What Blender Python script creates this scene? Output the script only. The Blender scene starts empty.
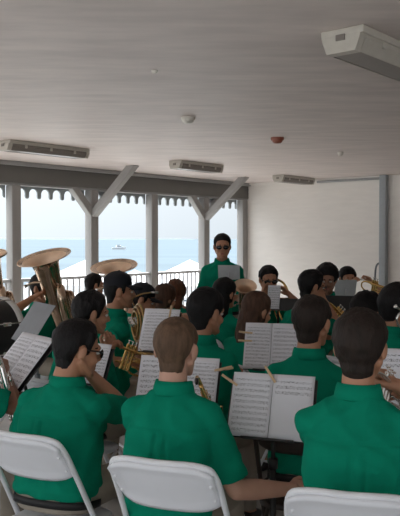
import bpy, bmesh, math, random
from mathutils import Vector, Matrix, noise
from mathutils.bvhtree import BVHTree

random.seed(7)
scene = bpy.context.scene
COL = scene.collection
PI = math.pi
def R(d): return math.radians(d)
V = Vector

# ------------------------------------------------------------------ camera
FPX = 740.0            # focal length in pixels of the 400x516 frame
CAMH = 1.60
HORIZON = 239.0
pitch = math.atan((258.0 - HORIZON) / FPX)     # looking slightly down
cam_d = bpy.data.cameras.new('camera')
cam_d.sensor_fit = 'VERTICAL'
cam_d.sensor_height = 24.0
cam_d.lens = FPX / 516.0 * 24.0
cam_d.clip_end = 20000
cam = bpy.data.objects.new('camera', cam_d)
COL.objects.link(cam)
cam.location = (0, 0, CAMH)
cam.rotation_euler = (PI / 2 - pitch, 0, 0)
scene.camera = cam

def at(px, py, depth):
    """point of the place at forward distance depth (m) seen at pixel px,py"""
    d = V(((px - 200) / FPX, 1.0, (258 - py) / FPX))
    c, s = math.cos(-pitch), math.sin(-pitch)
    d = V((d.x, d.y * c - d.z * s, d.y * s + d.z * c))
    k = depth / d.y
    return V((d.x * k, depth, CAMH + d.z * k))

# the pavilion's own axes: corner, along the sea side, into the room
CORN = V((0.857, 14.10, 0))
U = V((0.649, 0.760, 0)).normalized()
W_ = V((U.y, -U.x, 0))
CEIL = 2.65
def room(t, s, z=0.0):
    """t metres from the corner along the sea side (towards us), s metres into the room"""
    p = CORN - U * t + W_ * s
    return V((p.x, p.y, z))
ROOM_ROT = math.atan2(U.y, U.x)      # local x = U ; local y = -W_
def room_local(v):
    return v

# ------------------------------------------------------------------ object helpers
def link(name, me, mats, parent=None):
    o = bpy.data.objects.new(name, me)
    COL.objects.link(o)
    if not isinstance(mats, (list, tuple)): mats = [mats]
    for m in mats: me.materials.append(m)
    if parent is not None: o.parent = parent
    return o

def smooth(me, on=True):
    for p in me.polygons: p.use_smooth = on

def build(name, bm, mat, parent=None, sm=True, angle=None):
    bmesh.ops.recalc_face_normals(bm, faces=bm.faces)
    me = bpy.data.meshes.new(name)
    bm.to_mesh(me); bm.free()
    if angle is not None:
        smooth(me, True)
        try: me.set_sharp_from_angle(angle=R(angle))
        except Exception: pass
    else:
        smooth(me, sm)
    return link(name, me, mat, parent)

def tag(o, label=None, cat=None, group=None, kind=None):
    if label: o['label'] = label
    if cat: o['category'] = cat
    if group: o['group'] = group
    if kind: o['kind'] = kind
    return o

def empty(name, M=None):
    o = bpy.data.objects.new(name, None)
    COL.objects.link(o)
    o.empty_display_size = 0.1
    if M is not None: o.matrix_world = M
    return o

def frame(loc, yaw=0.0, tilt=0.0, roll=0.0):
    """yaw: degrees clockwise seen from above, 0 faces away from the camera"""
    return Matrix.Translation(loc) @ Matrix.Rotation(-R(yaw), 4, 'Z') @ Matrix.Rotation(R(tilt), 4, 'X') @ Matrix.Rotation(R(roll), 4, 'Y')

def copy_tree(o, parent=None):
    c = o.copy(); COL.objects.link(c)
    if parent is not None: c.parent = parent
    for ch in list(o.children): copy_tree(ch, c)
    return c

# ------------------------------------------------------------------ mesh helpers
def box(bm, c, size, M=None, bev=0.0, seg=2):
    r = bmesh.ops.create_cube(bm, size=1.0)
    vs = r['verts']
    for v in vs: v.co = V((v.co.x * size[0], v.co.y * size[1], v.co.z * size[2]))
    if bev > 0:
        es = {e for v in vs for e in v.link_edges}
        rb = bmesh.ops.bevel(bm, geom=list(es), offset=bev, segments=seg, profile=0.5, affect='EDGES')
        vs = list({v for f in rb['faces'] for v in f.verts} | {v for v in vs if v.is_valid})
    T = Matrix.Translation(V(c))
    if M is not None: T = M @ T
    for v in vs: v.co = T @ v.co
    return vs

def bar(bm, a, b, w, h, up=V((0, 0, 1)), bev=0.0):
    """rectangular bar from a to b"""
    a, b = V(a), V(b)
    y = (b - a); L = y.length; y.normalize()
    x = y.cross(up)
    if x.length < 1e-4: x = y.cross(V((1, 0, 0)))
    x.normalize(); z = x.cross(y)
    M = Matrix((x, y, z)).transposed().to_4x4(); M.translation = (a + b) / 2
    box(bm, (0, 0, 0), (w, L, h), M, bev)

def ring_loft(bm, rings, closed_ends=True):
    vr = [[bm.verts.new(p) for p in ring] for ring in rings]
    n = len(vr[0])
    for a, b in zip(vr, vr[1:]):
        for i in range(n):
            j = (i + 1) % n
            try: bm.faces.new((a[i], a[j], b[j], b[i]))
            except ValueError: pass
    if closed_ends:
        try:
            bm.faces.new(list(reversed(vr[0]))); bm.faces.new(vr[-1])
        except ValueError: pass
    return vr

def catmull(pts, n=6, closed=False):
    pts = [V(p) for p in pts]
    out = []
    m = len(pts)
    rng = range(m if closed else m - 1)
    for i in rng:
        p0 = pts[(i - 1) % m] if closed or i > 0 else pts[0] * 2 - pts[1]
        p1 = pts[i]; p2 = pts[(i + 1) % m]
        p3 = pts[(i + 2) % m] if closed or i + 2 < m else pts[-1] * 2 - pts[-2]
        for k in range(n):
            t = k / n
            out.append(0.5 * ((2 * p1) + (p2 - p0) * t + (2 * p0 - 5 * p1 + 4 * p2 - p3) * t * t + (3 * p1 - p0 - 3 * p2 + p3) * t ** 3))
    if not closed: out.append(pts[-1].copy())
    return out

def tube(bm, pts, r, seg=10, closed=False, flat=1.0, upv=None):
    """tube along pts; r a number or a list (one per point)"""
    pts = [V(p) for p in pts]
    n = len(pts)
    rs = r if isinstance(r, (list, tuple)) else [r] * n
    tang = []
    for i in range(n):
        a = pts[(i - 1) % n] if (closed or i > 0) else pts[0]
        b = pts[(i + 1) % n] if (closed or i < n - 1) else pts[-1]
        t = b - a
        tang.append(t.normalized() if t.length > 1e-9 else V((0, 0, 1)))
    nrm = upv if upv is not None else (V((0, 0, 1)) if abs(tang[0].z) < 0.9 else V((1, 0, 0)))
    rings = []
    for i in range(n):
        t = tang[i]
        nrm = nrm - t * nrm.dot(t)
        if nrm.length < 1e-6: nrm = t.orthogonal()
        nrm = nrm.normalized()
        b = t.cross(nrm)
        rings.append([pts[i] + (nrm * math.cos(2 * PI * k / seg) * flat + b * math.sin(2 * PI * k / seg)) * rs[i] for k in range(seg)])
    if closed:
        rings.append(rings[0])
        vr = [[bm.verts.new(p) for p in ring] for ring in rings[:-1]]
        vr.append(vr[0])
        for a, b in zip(vr, vr[1:]):
            for i in range(seg):
                j = (i + 1) % seg
                bm.faces.new((a[i], a[j], b[j], b[i]))
    else:
        ring_loft(bm, rings)

def lathe(bm, prof, seg=32, M=None, cap0=False, cap1=False):
    """prof: list of (r, z) spun about z"""
    rows = []
    for r, z in prof:
        row = []
        for k in range(seg):
            p = V((r * math.cos(2 * PI * k / seg), r * math.sin(2 * PI * k / seg), z))
            row.append(bm.verts.new(M @ p if M is not None else p))
        rows.append(row)
    for a, b in zip(rows, rows[1:]):
        for i in range(seg):
            j = (i + 1) % seg
            bm.faces.new((a[i], a[j], b[j], b[i]))
    if cap0: bm.faces.new(list(reversed(rows[0])))
    if cap1: bm.faces.new(rows[-1])

def cyl(bm, a, b, r, r2=None, seg=14):
    tube(bm, [a, b], [r, r if r2 is None else r2], seg)

def ellipsoid(bm, c, r, M=None, seg=20, rings=12):
    res = bmesh.ops.create_uvsphere(bm, u_segments=seg, v_segments=rings, radius=1.0)
    T = Matrix.Translation(V(c))
    if M is not None: T = T @ M
    for v in res['verts']:
        v.co = T @ V((v.co.x * r[0], v.co.y * r[1], v.co.z * r[2]))

def capsule(bm, a, b, ra, rb, seg=14, cap_a=True, cap_b=True):
    a, b = V(a), V(b)
    d = (b - a).normalized()
    pts, rs = [], []
    if cap_a:
        for k in range(4):
            f = math.sin((k + 0.25) / 4.0 * PI / 2)
            pts.append(a - d * ra * math.sqrt(max(0, 1 - f * f))); rs.append(ra * f)
    pts.append(a); rs.append(ra)
    pts.append(b); rs.append(rb)
    if cap_b:
        for k in range(4):
            f = math.cos((k + 0.75) / 4.0 * PI / 2)
            pts.append(b + d * rb * math.sqrt(max(0, 1 - f * f))); rs.append(rb * f)
    # one frame for the whole straight capsule
    n = d.orthogonal().normalized(); q = d.cross(n)
    rings = [[p + (n * math.cos(2 * PI * k / seg) + q * math.sin(2 * PI * k / seg)) * max(rr, 1e-4) for k in range(seg)] for p, rr in zip(pts, rs)]
    ring_loft(bm, rings)

def remeshed(bm, voxel, it=3, fac=0.5):
    """closed overlapping pieces in bm become one continuous surface"""
    bmesh.ops.recalc_face_normals(bm, faces=bm.faces)
    me = bpy.data.meshes.new('tmp'); bm.to_mesh(me); bm.free()
    ob = bpy.data.objects.new('tmp', me); COL.objects.link(ob)
    m = ob.modifiers.new('r', 'REMESH'); m.mode = 'VOXEL'; m.voxel_size = voxel; m.use_smooth_shade = True
    if it:
        s = ob.modifiers.new('s', 'SMOOTH'); s.factor = fac; s.iterations = it
    dg = bpy.context.evaluated_depsgraph_get()
    out = bpy.data.meshes.new_from_object(ob.evaluated_get(dg))
    bpy.data.objects.remove(ob); bpy.data.meshes.remove(me)
    smooth(out)
    return out

def sstep(a, b, x):
    t = min(1.0, max(0.0, (x - a) / (b - a)))
    return t * t * (3 - 2 * t)

def pl(tab, x):
    """piecewise linear through (x, y) pairs sorted by x"""
    if x <= tab[0][0]: return tab[0][1]
    for (x0, y0), (x1, y1) in zip(tab, tab[1:]):
        if x <= x1: return y0 + (y1 - y0) * (x - x0) / (x1 - x0)
    return tab[-1][1]

# ------------------------------------------------------------------ materials
def mat(name, col, rough=0.6, metal=0.0, var=0.0, vscale=20.0, bump=0.0, bscale=60.0, stretch=(1, 1, 1), spec=0.5, col2=None, sheen=0.0, coat=0.0):
    m = bpy.data.materials.new(name); m.use_nodes = True
    nt = m.node_tree; ns = nt.nodes; lk = nt.links
    b = ns['Principled BSDF']
    b.inputs['Base Color'].default_value = (*col, 1)
    b.inputs['Roughness'].default_value = rough
    b.inputs['Metallic'].default_value = metal
    b.inputs['Specular IOR Level'].default_value = spec
    if sheen: b.inputs['Sheen Weight'].default_value = sheen
    if coat: b.inputs['Coat Weight'].default_value = coat
    if var > 0 or bump > 0 or col2:
        tc = ns.new('ShaderNodeTexCoord'); mp = ns.new('ShaderNodeMapping')
        mp.inputs['Scale'].default_value = stretch
        lk.new(tc.outputs['Object'], mp.inputs['Vector'])
        if var > 0 or col2:
            nz = ns.new('ShaderNodeTexNoise'); nz.inputs['Scale'].default_value = vscale; nz.inputs['Detail'].default_value = 5
            lk.new(mp.outputs['Vector'], nz.inputs['Vector'])
            rp = ns.new('ShaderNodeValToRGB')
            c2 = col2 or tuple(min(1, c * (1 + var)) for c in col)
            c1 = tuple(c * (1 - var) for c in col)
            rp.color_ramp.elements[0].position = 0.3; rp.color_ramp.elements[1].position = 0.7
            rp.color_ramp.elements[0].color = (*c1, 1); rp.color_ramp.elements[1].color = (*c2, 1)
            lk.new(nz.outputs['Fac'], rp.inputs['Fac']); lk.new(rp.outputs['Color'], b.inputs['Base Color'])
        if bump > 0:
            n2 = ns.new('ShaderNodeTexNoise'); n2.inputs['Scale'].default_value = bscale; n2.inputs['Detail'].default_value = 4
            lk.new(mp.outputs['Vector'], n2.inputs['Vector'])
            bp = ns.new('ShaderNodeBump'); bp.inputs['Strength'].default_value = bump; bp.inputs['Distance'].default_value = 0.01
            lk.new(n2.outputs['Fac'], bp.inputs['Height']); lk.new(bp.outputs['Normal'], b.inputs['Normal'])
    return m

MT = {}
MT['ceiling'] = mat('painted ceiling', (0.665, 0.585, 0.55), 0.5, var=0.10, vscale=5.5, bump=0.05, bscale=9, stretch=(0.4, 1.5, 1))
MT['siding'] = mat('white clapboard', (0.80, 0.765, 0.725), 0.5, var=0.03, vscale=3, stretch=(1, 1, 6))
MT['floor'] = mat('worn grey floor', (0.36, 0.34, 0.32), 0.6, var=0.16, vscale=3, bump=0.05, bscale=30)
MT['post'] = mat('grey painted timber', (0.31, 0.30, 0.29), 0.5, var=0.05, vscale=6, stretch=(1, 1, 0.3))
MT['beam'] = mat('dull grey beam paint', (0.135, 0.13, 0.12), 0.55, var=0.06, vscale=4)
MT['trim'] = mat('grey cornice paint', (0.30, 0.30, 0.30), 0.5, var=0.05)
MT['pilaster'] = mat('blue grey post paint', (0.33, 0.355, 0.375), 0.5, var=0.05)
MT['fret'] = mat('grey green fretwork paint', (0.30, 0.33, 0.34), 0.6, var=0.05)
MT['rail'] = mat('railing paint', (0.53, 0.55, 0.57), 0.5, var=0.05)
MT['fixture'] = mat('fixture plastic', (0.50, 0.465, 0.41), 0.35, var=0.05)
MT['diffuser'] = mat('fixture diffuser', (0.20, 0.175, 0.155), 0.3, var=0.05)
MT['dome_white'] = mat('detector plastic', (0.62, 0.58, 0.52), 0.4, var=0.04)
MT['dome_red'] = mat('rusty red plastic', (0.28, 0.075, 0.04), 0.4, var=0.1)
MT['green'] = mat('green shirt cloth', (0.004, 0.222, 0.135), 0.9, var=0.07, vscale=9, bump=0.55, bscale=16, spec=0.06)
MT['khaki'] = mat('khaki trouser cloth', (0.33, 0.29, 0.24), 0.85, var=0.08, vscale=9, bump=0.1, bscale=300, spec=0.2)
MT['belt'] = mat('black leather', (0.006, 0.006, 0.007), 0.6, var=0.1)
MT['shoe'] = mat('dark shoe leather', (0.02, 0.018, 0.018), 0.45, var=0.1)
MT['skin'] = mat('tanned skin', (0.45, 0.22, 0.13), 0.5, var=0.06, vscale=14)
MT['skin_pale'] = mat('fair skin', (0.52, 0.29, 0.21), 0.5, var=0.06, vscale=14)
MT['skin_dark'] = mat('brown skin', (0.24, 0.115, 0.07), 0.5, var=0.06, vscale=14)
MT['lip'] = mat('lip', (0.36, 0.13, 0.10), 0.45, var=0.05)
MT['eye'] = mat('eye white', (0.7, 0.68, 0.64), 0.2)
MT['iris'] = mat('dark iris', (0.03, 0.018, 0.01), 0.2)
def hairmat(n, c): return mat(n, c, 0.62, var=0.35, vscale=50, bump=0.5, bscale=120, stretch=(1, 1, 0.25), spec=0.25)
MT['hair_black'] = hairmat('black hair', (0.008, 0.0065, 0.007))
MT['hair_dark'] = hairmat('dark brown hair', (0.021, 0.0135, 0.0105))
MT['hair_brown'] = hairmat('brown hair', (0.075, 0.038, 0.024))
MT['hair_auburn'] = hairmat('auburn hair', (0.105, 0.040, 0.021))
MT['hair_light'] = hairmat('light brown hair', (0.115, 0.068, 0.042))
MT['cap'] = mat('navy black cap cloth', (0.010, 0.011, 0.017), 0.9, var=0.1, bump=0.1, bscale=300)
MT['black'] = mat('black painted metal', (0.012, 0.012, 0.013), 0.45, var=0.1)
MT['lens'] = mat('dark lens', (0.006, 0.006, 0.007), 0.08)
MT['standgrey'] = mat('grey enamel', (0.15, 0.155, 0.17), 0.5, var=0.06)
MT['white_plastic'] = mat('white chair plastic', (0.78, 0.80, 0.85), 0.38, var=0.02, vscale=8)
MT['white_tube'] = mat('white chair steel', (0.76, 0.775, 0.81), 0.3, var=0.03)
MT['brown_chair'] = mat('dark brown chair enamel', (0.045, 0.032, 0.026), 0.5, var=0.1)
MT['rubber'] = mat('grey rubber', (0.12, 0.12, 0.12), 0.8)
MT['brass'] = mat('lacquered brass', (0.72, 0.47, 0.17), 0.24, 1.0, var=0.06, vscale=12)
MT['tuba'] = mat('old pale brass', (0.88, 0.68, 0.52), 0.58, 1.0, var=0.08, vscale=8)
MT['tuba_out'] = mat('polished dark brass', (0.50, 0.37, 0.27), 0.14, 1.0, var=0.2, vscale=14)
MT['brass_dim'] = mat('dull aged brass', (0.42, 0.27, 0.11), 0.4, 1.0, var=0.15, vscale=12)
MT['silver'] = mat('silver plate', (0.80, 0.79, 0.76), 0.2, 1.0, var=0.04)
MT['palegrey'] = mat('pale grey enamel', (0.55, 0.57, 0.60), 0.5, var=0.05)
MT['wood'] = mat('clothespin wood', (0.60, 0.43, 0.26), 0.6, var=0.12, vscale=30, stretch=(1, 1, 6))
MT['drumhead'] = mat('drum skin', (0.70, 0.70, 0.68), 0.5, var=0.03)
MT['canvas'] = mat('white canvas', (0.86, 0.88, 0.90), 0.7, var=0.02)
MT['boat'] = mat('white gelcoat', (0.80, 0.81, 0.82), 0.25, var=0.02)
MT['boatdark'] = mat('boat trim', (0.06, 0.08, 0.11), 0.4)
MT['sand'] = mat('pale sand', (0.26, 0.262, 0.255), 0.9, var=0.1, vscale=0.4)
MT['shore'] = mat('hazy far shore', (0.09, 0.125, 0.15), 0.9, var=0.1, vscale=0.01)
MT['sea'] = mat('turquoise sea', (0.092, 0.122, 0.142), 0.9, var=0.10, vscale=0.03, stretch=(0.25, 1.6, 1), spec=0.05)

def page_material(name, rows, fill, seed):
    """printed music: staves of five lines with note marks, on white paper; fill = share of the page that carries staves"""
    m = bpy.data.materials.new(name); m.use_nodes = True
    nt = m.node_tree; ns = nt.nodes; lk = nt.links
    b = ns['Principled BSDF']; b.inputs['Roughness'].default_value = 0.7; b.inputs['Specular IOR Level'].default_value = 0.2
    uv = ns.new('ShaderNodeUVMap'); sp = ns.new('ShaderNodeSeparateXYZ'); lk.new(uv.outputs['UV'], sp.inputs[0])
    def M(op, a, c=None, d=None):
        n = ns.new('ShaderNodeMath'); n.operation = op
        for i, x in enumerate((a, c, d)):
            if x is None: continue
            if isinstance(x, (int, float)): n.inputs[i].default_value = x
            else: lk.new(x, n.inputs[i])
        return n.outputs[0]
    u, v = sp.outputs[0], sp.outputs[1]
    w = M('MULTIPLY', M('SUBTRACT', 0.93, v), rows / 0.88)
    f = M('FRACT', w)
    inst = M('MULTIPLY', M('GREATER_THAN', f, 0.22), M('LESS_THAN', f, 0.66))
    ln = M('LESS_THAN', M('FRACT', M('MULTIPLY', M('SUBTRACT', f, 0.22), 5 / 0.44)), 0.22)
    lines = M('MULTIPLY', inst, M('MULTIPLY', ln, 0.55))
    cmb = ns.new('ShaderNodeCombineXYZ')
    lk.new(M('MULTIPLY', u, 34.0), cmb.inputs[0]); lk.new(M('MULTIPLY', w, 6.0), cmb.inputs[1]); cmb.inputs[2].default_value = seed * 3.1
    vo = ns.new('ShaderNodeTexNoise'); vo.inputs['Scale'].default_value = 1.0; vo.inputs['Detail'].default_value = 1
    lk.new(cmb.outputs[0], vo.inputs['Vector'])
    notes = M('MULTIPLY', M('GREATER_THAN', vo.outputs['Fac'], 0.575), M('MULTIPLY', M('GREATER_THAN', f, 0.14), M('LESS_THAN', f, 0.72)))
    ink = M('MAXIMUM', lines, M('MULTIPLY', notes, 0.68))
    marg = M('MULTIPLY', M('MULTIPLY', M('GREATER_THAN', u, 0.07), M('LESS_THAN', u, 0.94)), M('MULTIPLY', M('LESS_THAN', v, 0.90), M('GREATER_THAN', v, 1 - fill)))
    fac = M('MULTIPLY', ink, marg)
    mx = ns.new('ShaderNodeMix'); mx.data_type = 'RGBA'
    mx.inputs[6].default_value = (0.80, 0.805, 0.86, 1); mx.inputs[7].default_value = (0.05, 0.05, 0.07, 1)
    lk.new(fac, mx.inputs[0]); lk.new(mx.outputs[2], b.inputs['Base Color'])
    return m
PAGES = [page_material('printed music full', 10, 0.95, 1), page_material('printed music twelve staves', 12, 0.96, 2),
         page_material('printed music short', 10, 0.34, 3), page_material('printed music nine staves', 9, 0.9, 4)]
# ================================================================== the pavilion
T_END, S_END = 13.6, 13.0
def slab(name, pts, z0, z1, m):
    bm = bmesh.new()
    lo = [bm.verts.new((p.x, p.y, z0)) for p in pts]; hi = [bm.verts.new((p.x, p.y, z1)) for p in pts]
    n = len(pts)
    bm.faces.new(lo); bm.faces.new(hi)
    for i in range(n): bm.faces.new((lo[i], lo[(i + 1) % n], hi[(i + 1) % n], hi[i]))
    return build(name, bm, m, None, sm=False)

tag(slab('floor', [room(T_END, -0.25), room(-0.3, -0.25), room(-0.3, S_END), room(T_END, S_END)], -0.12, 0.0, MT['floor']), kind='structure')
tag(slab('ceiling', [room(T_END, -0.55), room(-0.3, -0.55), room(-0.3, S_END), room(T_END, S_END)], CEIL, CEIL + 0.1, MT['ceiling']), kind='structure')

# end wall of lapped white boards
def siding_wall(name, s0, s1, t_off, pitch_=0.075):
    bm = bmesh.new()
    n = int(CEIL / pitch_) + 1
    prof = []
    for i in range(n):
        z = i * pitch_
        prof.append((0.012, z)); prof.append((0.004, min(CEIL, z + pitch_)))
    rows = []
    for off, z in prof:
        rows.append([bm.verts.new(room(t_off + off, s0, min(z, CEIL))), bm.verts.new(room(t_off + off, s1, min(z, CEIL)))])
    for a, b in zip(rows, rows[1:]): bm.faces.new((a[0], a[1], b[1], b[0]))
    back = [[bm.verts.new(room(t_off - 0.1, s, z)) for s in (s0, s1)] for z in (0, CEIL)]
    bm.faces.new((back[0][0], back[0][1], back[1][1], back[1][0]))
    bm.faces.new((rows[0][0], back[0][0], back[1][0], rows[-1][0])); bm.faces.new((rows[0][1], back[0][1], back[1][1], rows[-1][1]))
    return tag(build(name, bm, MT['siding'], None, sm=False), kind='structure')
siding_wall('wall_end', 0.0, S_END, 0.0)
# closed house side far to the other hand
bm = bmesh.new()
for k in range(1):
    pts = [room(-0.3, S_END), room(8.2, S_END), room(8.2, S_END + 0.12), room(-0.3, S_END + 0.12)]
lo = [bm.verts.new((p.x, p.y, 0)) for p in pts]; hi = [bm.verts.new((p.x, p.y, CEIL)) for p in pts]
bm.faces.new(lo); bm.faces.new(hi)
for i in range(4): bm.faces.new((lo[i], lo[(i + 1) % 4], hi[(i + 1) % 4], hi[i]))
tag(build('wall_inland', bm, MT['siding'], None, sm=False), kind='structure')

def rbar(bm, t0, s0, z0, t1, s1, z1, w, h, bev=0.006):
    bar(bm, room(t0, s0, z0), room(t1, s1, z1), w, h, bev=bev)

tn = [0]
def trim(bm, m):
    tn[0] += 1
    return tag(build('trim_%d' % tn[0], bm, m, None, angle=40), kind='structure')

# beam along the sea side, its cornice and the fascia that carries the fretwork
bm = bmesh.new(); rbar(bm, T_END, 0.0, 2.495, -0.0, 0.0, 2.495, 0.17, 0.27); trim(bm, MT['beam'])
bm = bmesh.new(); rbar(bm, T_END, 0.11, 2.622, 0.0, 0.11, 2.622, 0.06, 0.055); trim(bm, MT['trim'])
bm = bmesh.new(); rbar(bm, T_END, 0.0, 2.345, 0.0, 0.0, 2.345, 0.14, 0.03); trim(bm, MT['trim'])
# thin conduit and top moulding on the end wall
bm = bmesh.new(); rbar(bm, 0.03, 0.1, 2.632, 0.03, 2.86, 2.632, 0.04, 0.035); trim(bm, MT['siding'])
bm = bmesh.new(); rbar(bm, 0.05, 1.62, 2.60, 0.05, 2.84, 2.60, 0.045, 0.04); trim(bm, MT['trim'])

POSTS = [0.085, 1.211, 2.537, 3.836, 5.24, 6.60, 7.95, 9.30, 10.65, 12.0]
BRACED = {1, 3, 5, 7, 9}
for i, t in enumerate(POSTS):
    bm = bmesh.new()
    wv = 0.15
    M = Matrix.Translation(room(t, 0.0, 1.165)) @ Matrix.Rotation(ROOM_ROT, 4, 'Z')
    box(bm, (0, 0, 0), (wv, wv, 2.33), M, bev=0.012)
    trim(bm, MT['post'])
    if i in BRACED:
        # brace running into the room under the ceiling, and two in the plane of the posts
        bm = bmesh.new(); bar(bm, room(t, 0.05, 1.97), room(t, 0.93, 2.68), 0.11, 0.11, bev=0.008)
        bmesh.ops.bisect_plane(bm, geom=bm.verts[:] + bm.edges[:] + bm.faces[:], plane_co=(0, 0, CEIL - 0.002), plane_no=(0, 0, 1), clear_outer=True)
        bmesh.ops.holes_fill(bm, edges=bm.edges)
        trim(bm, MT['post'])
        for sg in (1, -1):
            bm = bmesh.new(); bar(bm, room(t + sg * 0.03, 0.02, 1.98), room(t + sg * 0.40, 0.02, 2.38), 0.11, 0.11, bev=0.008)
            trim(bm, MT['post'])

# scalloped fretwork hanging from the eave, one panel for each bay
def fret(t0, t1):
    """a sawn board: a strip with rounded arches between pendants"""
    bm = bmesh.new()
    L = t1 - t0
    n = max(1, round(L / 0.205)); p = L / n
    s_out = -0.10
    zt, zs, zb = 2.36, 2.305, 2.165
    cols = []
    def col(x, zlow): cols.append((x, zlow))
    for k in range(n):
        x0 = k * p
        hw = 0.030
        # half pendant, arch, half pendant
        col(x0, zb)
        col(x0 + hw * 0.6, zb + 0.004); col(x0 + hw, zb + 0.03); col(x0 + hw * 0.95, zb + 0.062)
        for a in range(0, 9):
            th = PI * a / 8
            cx = x0 + p / 2; rr = p / 2 - hw * 0.95
            col(cx - rr * math.cos(th), zb + 0.066 + min(0.075, rr) * math.sin(th))
        col(x0 + p - hw * 0.95, zb + 0.062); col(x0 + p - hw, zb + 0.03); col(x0 + p - hw * 0.6, zb + 0.004)
    col(L, zb)
    th = 0.025
    fr = [[bm.verts.new(room(t0 + x, s_out + d, z)) for x, z in cols] for d in (0, th)]
    tp = [[bm.verts.new(room(t0 + x, s_out + d, zt)) for x, z in cols] for d in (0, th)]
    for i in range(len(cols) - 1):
        for d in (0, 1): bm.faces.new((fr[d][i], fr[d][i + 1], tp[d][i + 1], tp[d][i]))
        bm.faces.new((fr[0][i], fr[0][i + 1], fr[1][i + 1], fr[1][i]))
        bm.faces.new((tp[0][i], tp[0][i + 1], tp[1][i + 1], tp[1][i]))
    bmesh.ops.remove_doubles(bm, verts=bm.verts, dist=1e-5)
    tn[0] += 1
    return tag(build('trim_%d' % tn[0], bm, MT['fret'], None, sm=False), kind='structure')
for a, b in zip(POSTS[:7], POSTS[1:8]): fret(a + 0.08, b - 0.08)

# railing sections between the posts
RAIL_LABELS = ['section of grey baluster railing beside the end wall, behind the standing conductor',
               'section of grey baluster railing behind the two auburn haired players',
               'section of grey baluster railing behind the capped players and the lower tuba bell',
               'section of grey baluster railing behind the taller tuba',
               'section of grey baluster railing at the photo edge, beyond the drum']
for i in range(5):
    t0, t1 = POSTS[i] + 0.08, POSTS[i + 1] - 0.08
    r = empty('railing', Matrix.Translation(room((t0 + t1) / 2, 0, 0)))
    tag(r, RAIL_LABELS[i], 'railing', 'railing sections between the posts')
    Mi = r.matrix_world.inverted()
    def rl(t, s, z): return Mi @ room(t, s, z)
    bm = bmesh.new(); bar(bm, rl(t0, 0, 1.03), rl(t1, 0, 1.03), 0.085, 0.045, bev=0.008); build('top_rail', bm, MT['rail'], r, angle=40)
    bm = bmesh.new(); bar(bm, rl(t0, 0, 0.12), rl(t1, 0, 0.12), 0.05, 0.045, bev=0.005); build('bottom_rail', bm, MT['rail'], r, angle=40)
    nb = max(3, int((t1 - t0) / 0.105)); src = None
    for k in range(nb):
        t = t0 + (k + 0.5) * (t1 - t0) / nb
        if src is None:
            bm = bmesh.new()
            box(bm, (0, 0, 0.575), (0.026, 0.026, 0.87), Matrix.Rotation(ROOM_ROT, 4, 'Z'), bev=0.003)
            src = build('baluster', bm, MT['rail'], r, sm=False); o = src
        else:
            o = src.copy(); COL.objects.link(o)
        o.location = rl(t, 0, 0)

# pilaster and hook by the end wall
ps = room(0.075, 2.90)
bm = bmesh.new(); box(bm, (ps.x, ps.y, CEIL / 2), (0.001, 0.001, 0.001))
bm.clear()
M = Matrix.Translation(V((ps.x, ps.y, CEIL / 2))) @ Matrix.Rotation(ROOM_ROT, 4, 'Z')
box(bm, (0, 0, 0), (0.10, 0.115, CEIL - 0.001), M, bev=0.006)
trim(bm, MT['pilaster'])
h0 = at(381, 265, 11.9); 
hk = empty('wall_hook', Matrix.Translation(room(0.04, 2.80, h0.z - 0.12)))
tag(hk, 'dark bent metal hook hanging on the white boarded wall beside the blue grey post', 'hook')
Mi = hk.matrix_world.inverted()
bm = bmesh.new()
tube(bm, catmull([Mi @ room(0.03, 2.83, h0.z + 0.02), Mi @ room(0.07, 2.79, h0.z + 0.0), Mi @ room(0.09, 2.77, h0.z - 0.08), Mi @ room(0.09, 2.76, h0.z - 0.24), Mi @ room(0.06, 2.745, h0.z - 0.30), Mi @ room(0.045, 2.735, h0.z - 0.26)], 5), 0.016, 8)
build('hook_bar', bm, MT['standgrey'], hk)
bm = bmesh.new(); p = Mi @ room(0.025, 2.83, h0.z + 0.02); box(bm, p, (0.05, 0.05, 0.07), bev=0.006); build('wall_plate', bm, MT['standgrey'], hk, angle=40)

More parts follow.
